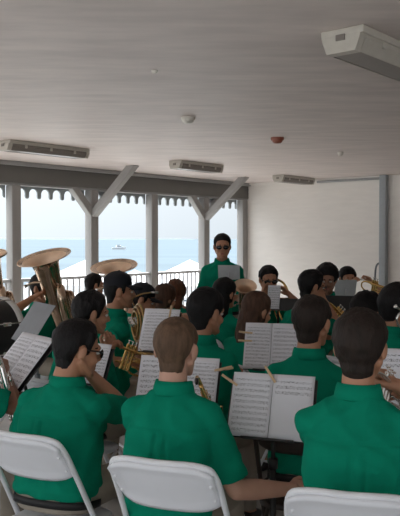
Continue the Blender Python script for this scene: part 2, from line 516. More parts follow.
# ------------------------------------------------------------------ ceiling fittings
def ceiling_light(px, py, label, L=1.26, w=0.20, h=0.105, depth=None, near=False):
    k = (CEIL - 0.05 - CAMH)
    d = k * FPX / (HORIZON - py) if depth is None else depth
    c = V(((px - 200) / FPX * d, d, CEIL))
    M = Matrix.Translation(c) @ Matrix.Rotation(ROOM_ROT, 4, 'Z')
    r = empty('ceiling_light', M); tag(r, label, 'ceiling light', 'strip lights on the ceiling')
    bm = bmesh.new(); box(bm, (0, 0, -0.02), (L - 0.02, w + 0.03, 0.038), bev=0.006); build('housing', bm, MT['fixture'], r, angle=40)
    bm = bmesh.new()
    prof = [(-w / 2, -0.038), (-w / 2 + 0.006, -0.062), (-w / 2 + 0.028, -h), (w / 2 - 0.028, -h), (w / 2 - 0.006, -0.062), (w / 2, -0.038)]
    ring_loft(bm, [[V((x, y, z)) for y, z in prof] for x in (-L / 2 + 0.05, L / 2 - 0.05)])
    bm2 = bm; build('diffuser', bm2, MT['diffuser'], r, sm=False)
    # side strips of the clear cover
    for sg in (-1, 1):
        bm = bmesh.new(); 
        ring_loft(bm, [[V((x, sg * (w / 2 + 0.004), -0.036)), V((x, sg * (w / 2 + 0.002), -0.064)), V((x, sg * (w / 2 - 0.02), -h + 0.004)), V((x, sg * (w / 2 - 0.026), -h - 0.003)), V((x, sg * (w / 2 + 0.006), -0.062))] for x in (-L / 2 + 0.05, L / 2 - 0.05)])
        build('side_strip', bm, MT['fixture'] if near else MT['diffuser'], r, sm=False)
    for sg in (-1, 1):
        bm = bmesh.new(); x = sg * (L / 2 - 0.03)
        ring_loft(bm, [[V((xx, y * 1.04, z * 1.02 - 0.001)) for y, z in prof] for xx in (x - 0.03, x + 0.03)])
        e = build('end_cap', bm, MT['fixture'], r, sm=False)
        bm = bmesh.new(); box(bm, (sg * (L / 2 + 0.002), 0, -0.05), (0.012, 0.05, 0.03), bev=0.002); build('latch', bm, MT['diffuser'], e, sm=False)
    for k2 in (-0.3, 0.0, 0.3):
        bm = bmesh.new(); box(bm, (k2 * L, -w / 2 - 0.004, -0.058), (0.03, 0.014, 0.034), bev=0.003); build('clip', bm, MT['fixture'], r, sm=False)
    return r
ceiling_light(396, 62, 'large nearby strip light with pale plastic cover, nearest on the ceiling', near=True, h=.12, w=.21)
ceiling_light(46, 150, 'strip light with brown cover on the ceiling above the tubas', L=1.12)
ceiling_light(197, 167, 'strip light on the ceiling above the standing conductor', L=.92)
ceiling_light(294, 180, 'farthest strip light, on the ceiling just before the white boarded wall', L=.98)

def dome(name, px, py, r_, h_, m, label, cat, ring=True):
    d = (CEIL - 0.01 - CAMH) * FPX / (HORIZON - py)
    c = V(((px - 200) / FPX * d, d, CEIL))
    e = empty(name, Matrix.Translation(c)); tag(e, label, cat)
    bm = bmesh.new(); lathe(bm, [(r_, 0), (r_, -h_ * 0.35), (r_ * 0.93, -h_ * 0.5)], 28, cap1=True, cap0=True); build('base_plate', bm, m, e, angle=35)
    bm = bmesh.new(); lathe(bm, [(r_ * 0.8, -h_ * 0.45), (r_ * 0.76, -h_ * 0.75), (r_ * 0.55, -h_ * 0.95), (r_ * 0.2, -h_)], 28, cap1=True, cap0=True); build('cover', bm, m, e, angle=35)
dome('smoke_detector', 188, 119, 0.062, 0.055, MT['dome_white'], 'white round smoke detector on the ceiling, in the middle of the room', 'smoke detector')
dome('fire_alarm', 277, 139, 0.068, 0.06, MT['dome_red'], 'rust red round alarm on the ceiling', 'alarm')
dome('sprinkler_head', 340, 153, 0.035, 0.05, MT['dome_white'], 'small pale sprinkler head on the ceiling beyond the red alarm', 'sprinkler')
dome('ceiling_button', 155, 73, 0.02, 0.02, MT['dome_white'], 'tiny pale button on the bare ceiling, nearest to us', 'ceiling fitting')

# ================================================================== outside
def plane(name, x0, x1, y0, y1, z, m):
    bm = bmesh.new()
    vs = [bm.verts.new(p) for p in ((x0, y0, z), (x1, y0, z), (x1, y1, z), (x0, y1, z))]
    bm.faces.new(vs)
    return build(name, bm, m, None, sm=False)
SEAZ, BEACH = -2.6, -2.4
def oriented_plane(name, t0, t1, s0, s1, z, m, th=0.2):
    return slab(name, [room(t0, s0), room(t1, s0), room(t1, s1), room(t0, s1)], z - th, z, m)
tag(oriented_plane('sea', 12000, -12000, -9000, -38, SEAZ, MT['sea'], 0.05), kind='structure')
tag(oriented_plane('beach_ground', 400, -400, -45, 120, BEACH, MT['sand'], 0.15), kind='structure')
# far low shore
bm = bmesh.new()
rows = []
N = 80
for i in range(N + 1):
    t = -6000 + 9000 * i / N
    h = 5 + 9 * abs(noise.noise(V((i * 0.17, 0, 3)))) + 4 * abs(noise.noise(V((i * 0.7, 2, 1))))
    rows.append([room(t, -5200, SEAZ), room(t, -5240, SEAZ + h), room(t, -5500, SEAZ + h * 0.8), room(t, -5600, SEAZ)])
vr = [[bm.verts.new(p) for p in r] for r in rows]
for a, b in zip(vr, vr[1:]):
    for k in range(3): bm.faces.new((a[k], a[k + 1], b[k + 1], b[k]))
tag(build('far_shore', bm, MT['shore'], None), kind='structure')

def tent(px, py_top, depth, w, label):
    top = at(px, py_top, depth)
    r = empty('canopy_tent', Matrix.Translation(V((top.x, top.y, BEACH))) @ Matrix.Rotation(R(-20), 4, 'Z'))
    tag(r, label, 'tent', 'canopy tents on the beach')
    H = top.z - BEACH; e = H - w * 0.27
    bm = bmesh.new(); n = 6; rows = []
    for k in range(n + 1):
        f = k / n; a = w / 2 * (1 - f) + 0.02; z = e + (H - e) * (f ** 1.15)
        rows.append([V((sx * a, sy * a, z)) for sx, sy in ((-1, -1), (1, -1), (1, 1), (-1, 1))])
    vr = [[bm.verts.new(p) for p in q] for q in rows]
    for a, b in zip(vr, vr[1:]):
        for i in range(4): bm.faces.new((a[i], a[(i + 1) % 4], b[(i + 1) % 4], b[i]))
    bm.faces.new(vr[-1])
    lowr = [bm.verts.new(p + V((0, 0, -0.28))) for p in rows[0]]
    for i in range(4): bm.faces.new((lowr[i], lowr[(i + 1) % 4], vr[0][(i + 1) % 4], vr[0][i]))
    build('canopy', bm, MT['canvas'], r, sm=False)
    for sx, sy in ((-1, -1), (1, -1), (1, 1), (-1, 1)):
        bm = bmesh.new(); cyl(bm, (sx * w / 2, sy * w / 2, 0), (sx * w / 2, sy * w / 2, e), 0.03); build('pole', bm, MT['canvas'], r)
tent(86, 260, 32, 3.6, 'white canopy tent roof on the beach behind the taller and lower tubas')
tent(190, 260, 36, 4.2, 'white canopy tent roof on the beach behind the post beside the conductor')
tent(135, 270, 42, 2.6, 'low white canopy tent on the beach behind the capped players')

def motorboat(px, py, depth, L, yaw, label):
    p = at(px, py, depth); p.z = SEAZ
    r = empty('motorboat', Matrix.Translation(p) @ Matrix.Rotation(R(yaw), 4, 'Z'))
    tag(r, label, 'boat')
    bm = bmesh.new(); rings = []
    for x, w, zt in ((-0.5, 0.15, 0.14), (-0.3, 0.17, 0.14), (0, 0.17, 0.15), (0.25, 0.13, 0.17), (0.42, 0.06, 0.19), (0.5, 0.005, 0.20)):
        rings.append([V((x * L, -w * L, zt * L)), V((x * L, -w * L * 0.7, 0.0)), V((x * L, 0, -0.04 * L)), V((x * L, w * L * 0.7, 0.0)), V((x * L, w * L, zt * L))])
    ring_loft(bm, rings); build('hull', bm, MT['boat'], r, sm=False)
    bm = bmesh.new(); box(bm, (-0.03 * L, 0, 0.22 * L), (0.36 * L, 0.2 * L, 0.15 * L), bev=0.03 * L); build('cabin', bm, MT['boat'], r, angle=40)
    bm = bmesh.new(); box(bm, (-0.01 * L, 0, 0.235 * L), (0.33 * L, 0.206 * L, 0.06 * L), bev=0.005 * L); build('window_band', bm, MT['boatdark'], r, sm=False)
    bm = bmesh.new(); box(bm, (-0.05 * L, 0, 0.33 * L), (0.26 * L, 0.2 * L, 0.012 * L)); build('sun_roof', bm, MT['boatdark'], r, sm=False)
motorboat(119, 249.5, 300, 5.5, 10, 'small white motorboat on the sea between two posts')
motorboat(183, 268, 46, 1.6, 160, 'small dinghy by the shore behind the railing')
# ================================================================== people
def add_mesh(bm, me, M=None):
    n0 = len(bm.verts)
    bm.from_mesh(me)
    bm.verts.ensure_lookup_table()
    if M is not None:
        for v in bm.verts[n0:]: v.co = M @ v.co
        
# ---- head prototype (face looks along +y, origin at the middle of the head)
def make_head(voxel, ears=True, nose=True):
    bm = bmesh.new()
    ellipsoid(bm, (0, -.012, .028), (.074, .094, .085), seg=28, rings=18)
    ellipsoid(bm, (0, .026, -.035), (.0605, .064, .078), seg=24, rings=16)
    ellipsoid(bm, (0, .045, -.082), (.040, .042, .030))
    ellipsoid(bm, (0, .076, -.098), (.020, .016, .017))
    for s in (-1, 1):
        ellipsoid(bm, (s * .038, .055, -.032), (.024, .028, .024))
        capsule(bm, (s * .058, .0, -.045), (s * .034, .055, -.092), .018, .015)
        if ears:
            Mx = Matrix.Rotation(s * R(-18), 4, 'Z') @ Matrix.Rotation(R(-10), 4, 'X')
            ellipsoid(bm, (s * .0805, -.014, -.006), (.0095, .019, .031), Mx, seg=14, rings=10)
            ellipsoid(bm, (s * .074, -.004, -.026), (.008, .010, .013), Mx, seg=12, rings=8)
    capsule(bm, (-.034, .073, .020), (.034, .073, .020), .015, .015)
    if nose:
        capsule(bm, (0, .086, .012), (0, .104, -.026), .0085, .0125)
        for s in (-1, 1): ellipsoid(bm, (s * .012, .096, -.031), (.009, .011, .008))
    capsule(bm, (-.018, .080, -.058), (.018, .080, -.058), .009, .009)
    capsule(bm, (-.014, .081, -.071), (.014, .081, -.071), .009, .009)
    capsule(bm, (0, -.024, -.05), (0, -.040, -.225), .053, .060, seg=20)
    return remeshed(bm, voxel, 2)
HEAD_HI = make_head(.0042)
HEAD_LO = make_head(.0075)
_hb = make_head(.007, ears=False, nose=False)
_b = bmesh.new(); _b.from_mesh(_hb)
HEAD_BVH = BVHTree.FromBMesh(_b)
HC = V((0, -.012, .028))
def head_r(d):
    h = HEAD_BVH.ray_cast(HC + d * 0.001, d)
    return (h[0] - HC).length if h[0] is not None else 0.09

HAIRLINE = {
 'short': [(-.2, -.094), (-.07, -.092), (-.052, -.084), (-.034, -.045), (-.026, .012), (-.004, .020), (.006, -.005), (.012, -.022), (.024, -.018), (.034, .028), (.05, .052), (.075, .066), (.10, .072)],
 'bushy': [(-.2, -.106), (-.07, -.104), (-.05, -.094), (-.032, -.055), (-.024, -.010), (-.004, .002), (.006, -.015), (.012, -.030), (.026, -.024), (.038, .022), (.05, .042), (.075, .056), (.10, .060)],
 'long':  [(-.2, -.095), (-.03, -.092), (.0, -.088), (.02, -.070), (.034, -.02), (.042, .03), (.05, .050), (.075, .066), (.10, .072)],
 'cap':   [(-.2, .012), (-.05, .014), (.0, .022), (.05, .038), (.1, .046)],
}
def hair_shell(style, top, side, seed, lump, seg=72, rings=52, crown=None):
    tab = HAIRLINE[style]
    rows = []
    for i in range(1, rings):
        ph = PI * i / rings
        row = []
        for k in range(seg):
            th = 2 * PI * k / seg
            d = V((math.sin(ph) * math.sin(th), math.sin(ph) * math.cos(th), math.cos(ph)))
            r0 = head_r(d)
            p = HC + d * r0
            jz = .003 * noise.noise(V((p.x * 90, p.y * 90, seed))) * sstep(-.07, -.04, p.z)
            m = sstep(-.005, .007, p.z - pl(tab, p.y) + jz)
            f = sstep(-.03, .09, p.z)
            t = side * (1 - f) + top * f
            if p.y < -.02: t += .013 * math.exp(-((p.z + .055) / .032) ** 2) * sstep(-.02, -.06, p.y)
            nz = noise.noise(p * 38 + V((seed, 0, 0))) * 0.55 + noise.noise(V((p.x * 110, p.y * 110, p.z * 40)) + V((0, seed, 0))) * 0.45
            nap = sstep(.0, .07, p.z - pl(tab, p.y)) * .88 + .12
            row.append(HC + d * (r0 + m * (t * nap + lump * nz * nap) - (1 - m) * .014))
        rows.append(row)
    return rows
def shell_mesh(rows):
    bm = bmesh.new()
    ring_loft(bm, rows, closed_ends=False)
    bm.verts.ensure_lookup_table()
    n = len(rows[0])
    top = bm.verts.new(sum((V(p) for p in rows[0]), V()) / n + V((0, 0, .0015)))
    bot = bm.verts.new(sum((V(p) for p in rows[-1]), V()) / n)
    bm.verts.ensure_lookup_table()
    for k in range(n):
        bm.faces.new((top, bm.verts[k], bm.verts[(k + 1) % n]))
        o = (len(rows) - 1) * n
        bm.faces.new((bot, bm.verts[o + (k + 1) % n], bm.verts[o + k]))
    return bm

# ---- hand prototypes (right hand, palm down, fingers along +y, thumb on the -x side)
def make_hand(curl):
    bm = bmesh.new()
    kn = [(-.031, .086, .95), (-.0105, .092, 1.06), (.0105, .088, .98), (.030, .080, .78)]
    ellipsoid(bm, (0, .045, -.002), (.040, .052, .014))
    for i, (x, y, l) in enumerate(kn):
        capsule(bm, (x * .45, .0, 0), (x, y, 0), .0135, .0105)
        a = 0.0; p = V((x, y, 0)); sx = x * .9
        for L, cu, ra, rb in ((.042, .55, .0098, .0088), (.026, 1.0, .0088, .0078), (.020, .6, .0078, .0066)):
            a += curl * cu
            q = p + V((sx * L * 1.5, math.cos(a), -math.sin(a))).normalized() * L * l
            capsule(bm, p, q, ra, rb, seg=10); p = q
    capsule(bm, (-.012, .012, -.004), (-.044, .050, -.014), .016, .0125)
    t = 0.5 + curl * .3
    q = V((-.056, .078, -.022)); capsule(bm, (-.044, .050, -.014), q, .0122, .0105)
    capsule(bm, q, q + V((-.004 + .018 * curl, .026, -.012 * t)), .0105, .0080)
    capsule(bm, (0, -.035, 0), (0, .015, 0), .024, .026)
    return remeshed(bm, .0038, 2, .4)
HAND_RELAX, HAND_GRIP = make_hand(.38), make_hand(1.05)

def ik(S, T, l1, l2, pole):
    d = T - S; L = d.length
    if L > (l1 + l2) * .995: T = S + d.normalized() * (l1 + l2) * .995; d = T - S; L = d.length
    L = max(L, abs(l1 - l2) + .03)
    a = (l1 * l1 - l2 * l2 + L * L) / (2 * L)
    h = math.sqrt(max(0, l1 * l1 - a * a))
    n = d.normalized()
    p = V(pole) - n * V(pole).dot(n)
    if p.length < 1e-5: p = V((0, 0, -1)) - n * n.z * -1
    return S + n * a + p.normalized() * h, T

def rects(c, w, d, fwd_tilt, n=28, pw=2.5):
    """one superellipse ring of half width w and half depth d"""
    out = []
    for k in range(n):
        th = 2 * PI * k / n
        x = math.copysign(abs(math.cos(th)) ** (2 / pw), math.cos(th)) * w
        y = math.copysign(abs(math.sin(th)) ** (2 / pw), math.sin(th)) * d
        out.append(c + V((x, y * math.cos(fwd_tilt), -y * math.sin(fwd_tilt))))
    return out

PEOPLE = {}
def person(key, px, depth, label, top=1.31, face=18, lean=8, yaw=0, nod=6, hair='short', hmat='hair_dark', htop=.016, hside=.010, hlump=.006,
           skin='skin', lh=None, rh=None, lpole=(-.35, -.5, -.85), rpole=(.35, -.5, -.85), lcurl=1, rcurl=1, stand=False, cap=False, glasses=None,
           hi=False, build_w=1.0, long=0, seed=None, wrinkle=.007, pleat=None, head_roll=0, face_parts=True, dx=0.0, brim_up=0, lpalm=None, rpalm=None, cat='person', sleeve=.87):
    seed = seed if seed is not None else len(PEOPLE) * 3.7
    base = V(((px - 200) / FPX * depth + dx, depth, 0))
    M = Matrix.Translation(base) @ Matrix.Rotation(-R(face), 4, 'Z')
    root = empty('person', M)
    tag(root, label, cat)
    Ln = R(lean)
    vox = .0095 if hi else .013
    Hz = .545 if not stand else .90
    tl = max(.40, min(.60, (top - (.128 if htop < .03 else .118 + htop * .7) - .157 - Hz) / math.cos(Ln)))   # hip to neck base
    k = tl / .50
    d = V((0, math.sin(Ln), math.cos(Ln)))
    H = V((0, 0, Hz))
    def sp(u, f=0.0):          # point on the spine u metres (of a 0.5 torso) above the hips, with a slight slump
        slump = .028 * math.sin(min(1, max(0, u / .5)) * PI)
        return H + d * (u * k) + V((0, -slump + f, 0))
    N = sp(.50)
    bw = build_w
    S = {s: sp(.408) + V((s * .152 * bw, -.005, 0)) for s in (-1, 1)}
    HO = N + V((0, .012 + .03 * math.sin(Ln), .157))
    HM = Matrix.Translation(HO) @ Matrix.Translation(V((0, -.03, -.12))) @ Matrix.Rotation(-R(yaw), 4, 'Z') @ Matrix.Rotation(-R(nod), 4, 'X') @ Matrix.Rotation(R(head_roll), 4, 'Y') @ Matrix.Translation(V((0, .03, .12)))
    l1, l2 = .312 * min(1.06, k), .255 * min(1.06, k)
    lh = V(lh) if lh is not None else V((-.10, .36, Hz + .28))
    rh = V(rh) if rh is not None else V((.10, .36, Hz + .28))
    arms = {}
    for s, T, po in ((-1, lh, lpole), (1, rh, rpole)):
        E, T2 = ik(S[s], T, l1, l2, V(po)); arms[s] = (E, T2)
    # ------------------------------------------------ body: one continuous skin
    secs = [(-.07, .150, .11), (0, .158, .115), (.12, .143, .102), (.25, .155, .108), (.36, .168, .108), (.42, .135, .085), (.46, .075, .058), (.50, .05, .05)]
    bm = bmesh.new()
    ring_loft(bm, [rects(sp(u), w * bw, dd * bw, Ln, 24) for u, w, dd in secs])
    for s in (-1, 1):
        E, T = arms[s]
        capsule(bm, S[s] + V((-s * .03, 0, 0)), E, .044, .040, seg=16)
        capsule(bm, E, E + (T - E) * .35, .041, .041, seg=16)
        capsule(bm, E + (T - E) * .35, T, .041, .0265, seg=16)
        if not stand: 
            hp, kn, an = V((s * .09, .02, Hz - .015)), V((s * .125, .43, .515)), V((s * .135, .40, .085))
        else:
            hp, kn, an = V((s * .088, 0, Hz - .02)), V((s * .10, .015, .49)), V((s * .11, -.01, .085))
        capsule(bm, hp, kn, .074, .052); capsule(bm, kn, an, .050, .034); capsule(bm, an, an + V((0, .09, -.04)), .034, .03)
    capsule(bm, sp(.42), N + V((0, -.005, .05)), .052, .052)
    me = remeshed(bm, vox, 3)
    b2 = bmesh.new(); b2.from_mesh(me); bpy.data.meshes.remove(me)
    add_mesh(b2, HEAD_HI if hi else HEAD_LO, HM)
    for s in (-1, 1):
        E, T = arms[s]
        f = (T - E).normalized()
        palm = V((lpalm if s < 0 else rpalm) or (-s * .75, .2, -.55))
        z = -(palm - f * palm.dot(f)).normalized(); x = f.cross(z)
        Fm = Matrix((x, f, z)).transposed().to_4x4(); Fm.translation = T
        if s < 0: Fm = Fm @ Matrix.Scale(-1, 4, V((1, 0, 0)))
        c = lcurl if s < 0 else rcurl
        n0 = len(b2.faces)
        add_mesh(b2, HAND_GRIP if c else HAND_RELAX, Fm)
        if s < 0:
            b2.faces.ensure_lookup_table()
            bmesh.ops.reverse_faces(b2, faces=b2.faces[n0:])
    me = bpy.data.meshes.new('body'); b2.to_mesh(me); b2.free(); smooth(me)
    link('body', me, MT[skin], root)
    # ------------------------------------------------ shirt
    bm = bmesh.new()
    g = 0.016
    ss = [(-.022, .170, .133), (.01, .178, .139), (.13, .175, .132), (.25, .180, .131), (.34, .180, .126), (.40, .160, .110), (.450, .118, .092), (.485, .086, .080), (.505, .072, .074)]
    ring_loft(bm, [rects(sp(u), w * bw, dd * bw, Ln, 32) for u, w, dd in ss])
    for s in (-1, 1):
        E, T = arms[s]
        capsule(bm, sp(.445) + V((s * .05, -.01, -.004)), S[s] + V((-s * .004, 0, -.004)), .064, .058, seg=18)
        L = (E - S[s])
        capsule(bm, S[s], S[s] + L * sleeve, .0585, .0640, seg=20, cap_b=False)
    me = remeshed(bm, vox * .8, 7)
    nrm = [v.normal.copy() for v in me.vertices]
    for v, n in zip(me.vertices, nrm):
        p = v.co
        q = p * 6.5 + V((seed, seed * .3, 0))
        w1 = noise.noise(q + V((noise.noise(q * .7), noise.noise(q * .7 + V((9, 0, 0))), noise.noise(q * .7 + V((0, 9, 0))))) * 1.5)
        r1 = (1 - abs(w1) * 2.2)
        w2 = noise.noise(V((p.x * 13 + p.z * 9, p.y * 14, p.z * 15 - p.x * 8)) + V((0, 0, seed)))
        low = sstep(.45, .05, (p.z - Hz) / k)
        dsp = wrinkle * ((r1 - .5) * .9 + w2 * .9 + .6 * low * noise.noise(V((p.x * 9, p.y * 9, p.z * 30 + seed))))
        if pleat is not None and p.y < sp(.3).y and p.z > Hz + .06:
            z0 = Hz + .375 * k
            if p.z < z0:
                for xx, am in ((pleat - .018, .009), (pleat + .018, .009)):
                    dsp -= am * math.exp(-((p.x - xx - (z0 - p.z) * .05 * (1 if xx > pleat else -1)) / .006) ** 2) * sstep(0, .03, z0 - p.z) * sstep(.36, .1, z0 - p.z)
            dsp -= .005 * math.exp(-((p.z - z0) / .005) ** 2)
        v.co = p + n * max(dsp, -.007)
    sh = link('shirt', me, MT['green'], root)
    # collar
    bm = bmesh.new(); n = 30; rings = []
    CM = Matrix.Translation(N + V((0, -.004, .0))) @ Matrix.Rotation(-Ln * .6, 4, 'X')
    for rr, zz in ((.066, .0), (.0635, .030), (.066, .040), (.0715, .040), (.078, .018), (.083, -.010), (.078, -.014), (.070, -.004)):
        ring = []
        for j in range(n):
            th = 2 * PI * j / n
            fr = max(0, math.sin(th))     # front of the collar
            ring.append(CM @ V((rr * math.cos(th), rr * math.sin(th) * 1.02, zz * (1 - .25 * fr) - .022 * fr ** 3)))
        rings.append(ring)
    vr = [[bm.verts.new(p) for p in ring] for ring in rings]; vr.append(vr[0])
    for a, b in zip(vr, vr[1:]):
        for j in range(n): bm.faces.new((a[j], a[(j + 1) % n], b[(j + 1) % n], b[j]))
    build('collar', bm, MT['green'], sh)
    # ------------------------------------------------ trousers, belt, shoes
    bm = bmesh.new()
    ring_loft(bm, [rects(sp(u), w * bw, dd * bw, Ln, 28) for u, w, dd in ((-.082, .150, .12), (-.05, .168, .132), (.0, .168, .128), (.052, .163, .122))])
    for s in (-1, 1):
        if not stand:
            hp, kn, an = V((s * .09, .02, Hz - .005)), V((s * .125, .43, .52)), V((s * .135, .40, .09))
        else:
            hp, kn, an = V((s * .088, 0, Hz - .02)), V((s * .10, .015, .49)), V((s * .11, -.01, .07))
        capsule(bm, hp, kn, .086, .068, seg=18); capsule(bm, kn, an, .066, .056, seg=18, cap_b=False)
    tr = link('trousers', remeshed(bm, vox, 3), MT['khaki'], root)
    bm = bmesh.new(); n = 36
    prof = [(1.0, .036), (1.035, .036), (1.035, .002), (1.0, .002)]
    vr = []
    for f, du in prof:
        vr.append([bm.verts.new(p) for p in rects(sp(du - .055), .171 * bw * f, .133 * bw * f, Ln, n)])
    vr.append(vr[0])
    for a, b in zip(vr, vr[1:]):
        for j in range(n): bm.faces.new((a[j], a[(j + 1) % n], b[(j + 1) % n], b[j]))
    build('belt', bm, MT['belt'], root)
    for s in (-1, 1):
        an = V((s * .135, .40, .0)) if not stand else V((s * .11, -.01, 0))
        bm = bmesh.new()
        rings = []
        for y, w, h in ((-.085, .020, .045), (-.07, .034, .07), (0, .038, .088), (.06, .043, .066), (.12, .046, .048), (.165, .036, .036), (.185, .014, .022)):
            rings.append([an + V((w * math.cos(2 * PI * j / 14), y, max(0.001, h / 2 + h / 2 * 1.12 * math.sin(2 * PI * j / 14)))) for j in range(14)])
        ring_loft(bm, rings)
        build('shoe', bm, MT['shoe'], root)
    # ------------------------------------------------ hair, cap, face
    if not cap:
        rows = hair_shell(hair, htop, hside, seed, hlump, *( (96, 66) if hi else (56, 40)))
        bm = shell_mesh([[HM @ p for p in r] for r in rows])
        if long:
            b3 = bmesh.new()
            sg = V((0, 0, 0))
            rr = []
            for u in range(7):
                f = u / 6
                c = HM @ V((0, -.045 - .035 * math.sin(f * 2.2), .02 - long * f * .55))
                c.z = (HM @ V((0, 0, .02))).z - long * f
                rr.append(rects(c, (.080 + .012 * math.sin(f * 2.6)) * (1 - .35 * f * f), (.062 - .018 * f), 0, 22, 2.2))
            ring_loft(b3, rr)
            m3 = remeshed(b3, .011, 3)
            for v in m3.vertices:
                v.co += v.normal * .008 * noise.noise(V((v.co.x * 60, v.co.y * 60, v.co.z * 6 + seed)))
            add_mesh(bm, m3)
        build('hair', bm, MT[hmat], root)
    else:
        rows = hair_shell('short', .008, .008, seed, .002, 56, 40)
        bm = shell_mesh([[HM @ p for p in r] for r in rows]); build('hair', bm, MT[hmat], root)
        rows = hair_shell('cap', .026, .015, seed, .0, 56, 40)
        bm = shell_mesh([[HM @ p for p in r] for r in rows]); cp = build('cap', bm, MT['cap'], root)
        bm = bmesh.new(); up, dn = [], []
        for j in range(15):
            a = R(-62 + 124 * j / 14)
            for lst, dz in ((up, .0), (dn, -.006)):
                bi = V((.080 * math.sin(a), -.012 + .098 * math.cos(a), .040 + dz + .006 * math.cos(a) ))
                L = .074 * math.cos(a * .95)
                bo = bi + V((.006 * math.sin(a), L, -.012 + brim_up - .012 * abs(math.sin(a))))
                lst.append((bm.verts.new(HM @ bi), bm.verts.new(HM @ (bi + (bo - bi) * .5 + V((0, 0, .004)))), bm.verts.new(HM @ bo)))
        for lst in (up, dn):
            for a, b in zip(lst, lst[1:]):
                for q in (0, 1): bm.faces.new((a[q], a[q + 1], b[q + 1], b[q]))
        for a, b, c, e in zip(up, up[1:], dn, dn[1:]): bm.faces.new((a[2], b[2], e[2], c[2]))
        for a, c in ((up[0], dn[0]), (up[-1], dn[-1])):
            for q in (0, 1): bm.faces.new((a[q], a[q + 1], c[q + 1], c[q]))
        build('brim', bm, MT['cap'], cp)
        bm = bmesh.new(); ellipsoid(bm, HM @ V((0, -.012, .139)), (.008, .008, .005), seg=10, rings=6); build('cap_button', bm, MT['cap'], cp)
    if face_parts:
        for s in (-1, 1):
            bm = bmesh.new(); ellipsoid(bm, HM @ V((s * .030, .0795, .001)), (.0115, .0100, .0085), HM.to_3x3().to_4x4(), seg=14, rings=8)
            ey = build('eye', bm, MT['eye'], root)
            bm = bmesh.new(); ellipsoid(bm, HM @ V((s * .030, .0880, .001)), (.0048, .0025, .0048), HM.to_3x3().to_4x4(), seg=10, rings=6); build('iris', bm, MT['iris'], ey)
            bm = bmesh.new(); tube(bm, [HM @ V((s * (.014 + .010 * j), .0885 - .0022 * j * j, .0195 + .0045 * math.sin(j * .9))) for j in range(5)], [.0025, .0042, .0042, .0036, .0015], 8); build('eyebrow', bm, MT[hmat if hmat != 'hair_light' else 'hair_brown'], root)
        bm = bmesh.new(); ellipsoid(bm, HM @ V((0, .0875, -.0605)), (.021, .0042, .0038), HM.to_3x3().to_4x4(), seg=14, rings=8); ellipsoid(bm, HM @ V((0, .0878, -.0690)), (.018, .0044, .0044), HM.to_3x3().to_4x4(), seg=14, rings=8)
        build('lips', bm, MT['lip'], root)
    if glasses:
        dark = glasses == 'sun'
        gl = empty('sunglasses' if dark else 'eyeglasses'); gl.parent = root
        for s in (-1, 1):
            if dark:
                bm = bmesh.new(); ellipsoid(bm, HM @ V((s * .033, .0975, -.002)), (.0285, .006, .0205), HM.to_3x3().to_4x4() @ Matrix.Rotation(s * R(-14), 4, 'Z'), seg=18, rings=10); build('lens', bm, MT['lens'], gl)
            else:
                bm = bmesh.new(); tube(bm, [HM @ V((s * .033 + .024 * math.cos(a), .098 - .006 * abs(math.cos(a)), -.002 + .018 * math.sin(a))) for a in [2 * PI * j / 18 for j in range(18)]], .0022, 6, closed=True); build('rim', bm, MT['black'], gl)
            bm = bmesh.new(); tube(bm, [HM @ p for p in (V((s * .060, .090, .006)), V((s * .073, .060, .008)), V((s * .0805, .0, .008)), V((s * .079, -.014, -.004)))], .0028, 6); build('temple_arm', bm, MT['black'], gl)
        bm = bmesh.new(); tube(bm, [HM @ V((x, .100 + .004 * (1 - abs(x) / .012), .005)) for x in (-.012, 0, .012)], .0028, 6); build('bridge', bm, MT['black'], gl)
    PEOPLE[key] = dict(M=M, HM=HM, arms=arms, N=N, face=face, base=base, label=label, root=root, S=S, Hz=Hz)
    return root

# hand targets can be given as a place seen in the photo
def local_target(px, depth, face, hx, hy, hd, dx=0.0):
    base = V(((px - 200) / FPX * depth + dx, depth, 0))
    M = Matrix.Translation(base) @ Matrix.Rotation(-R(face), 4, 'Z')
    return M.inverted() @ at(hx, hy, hd)
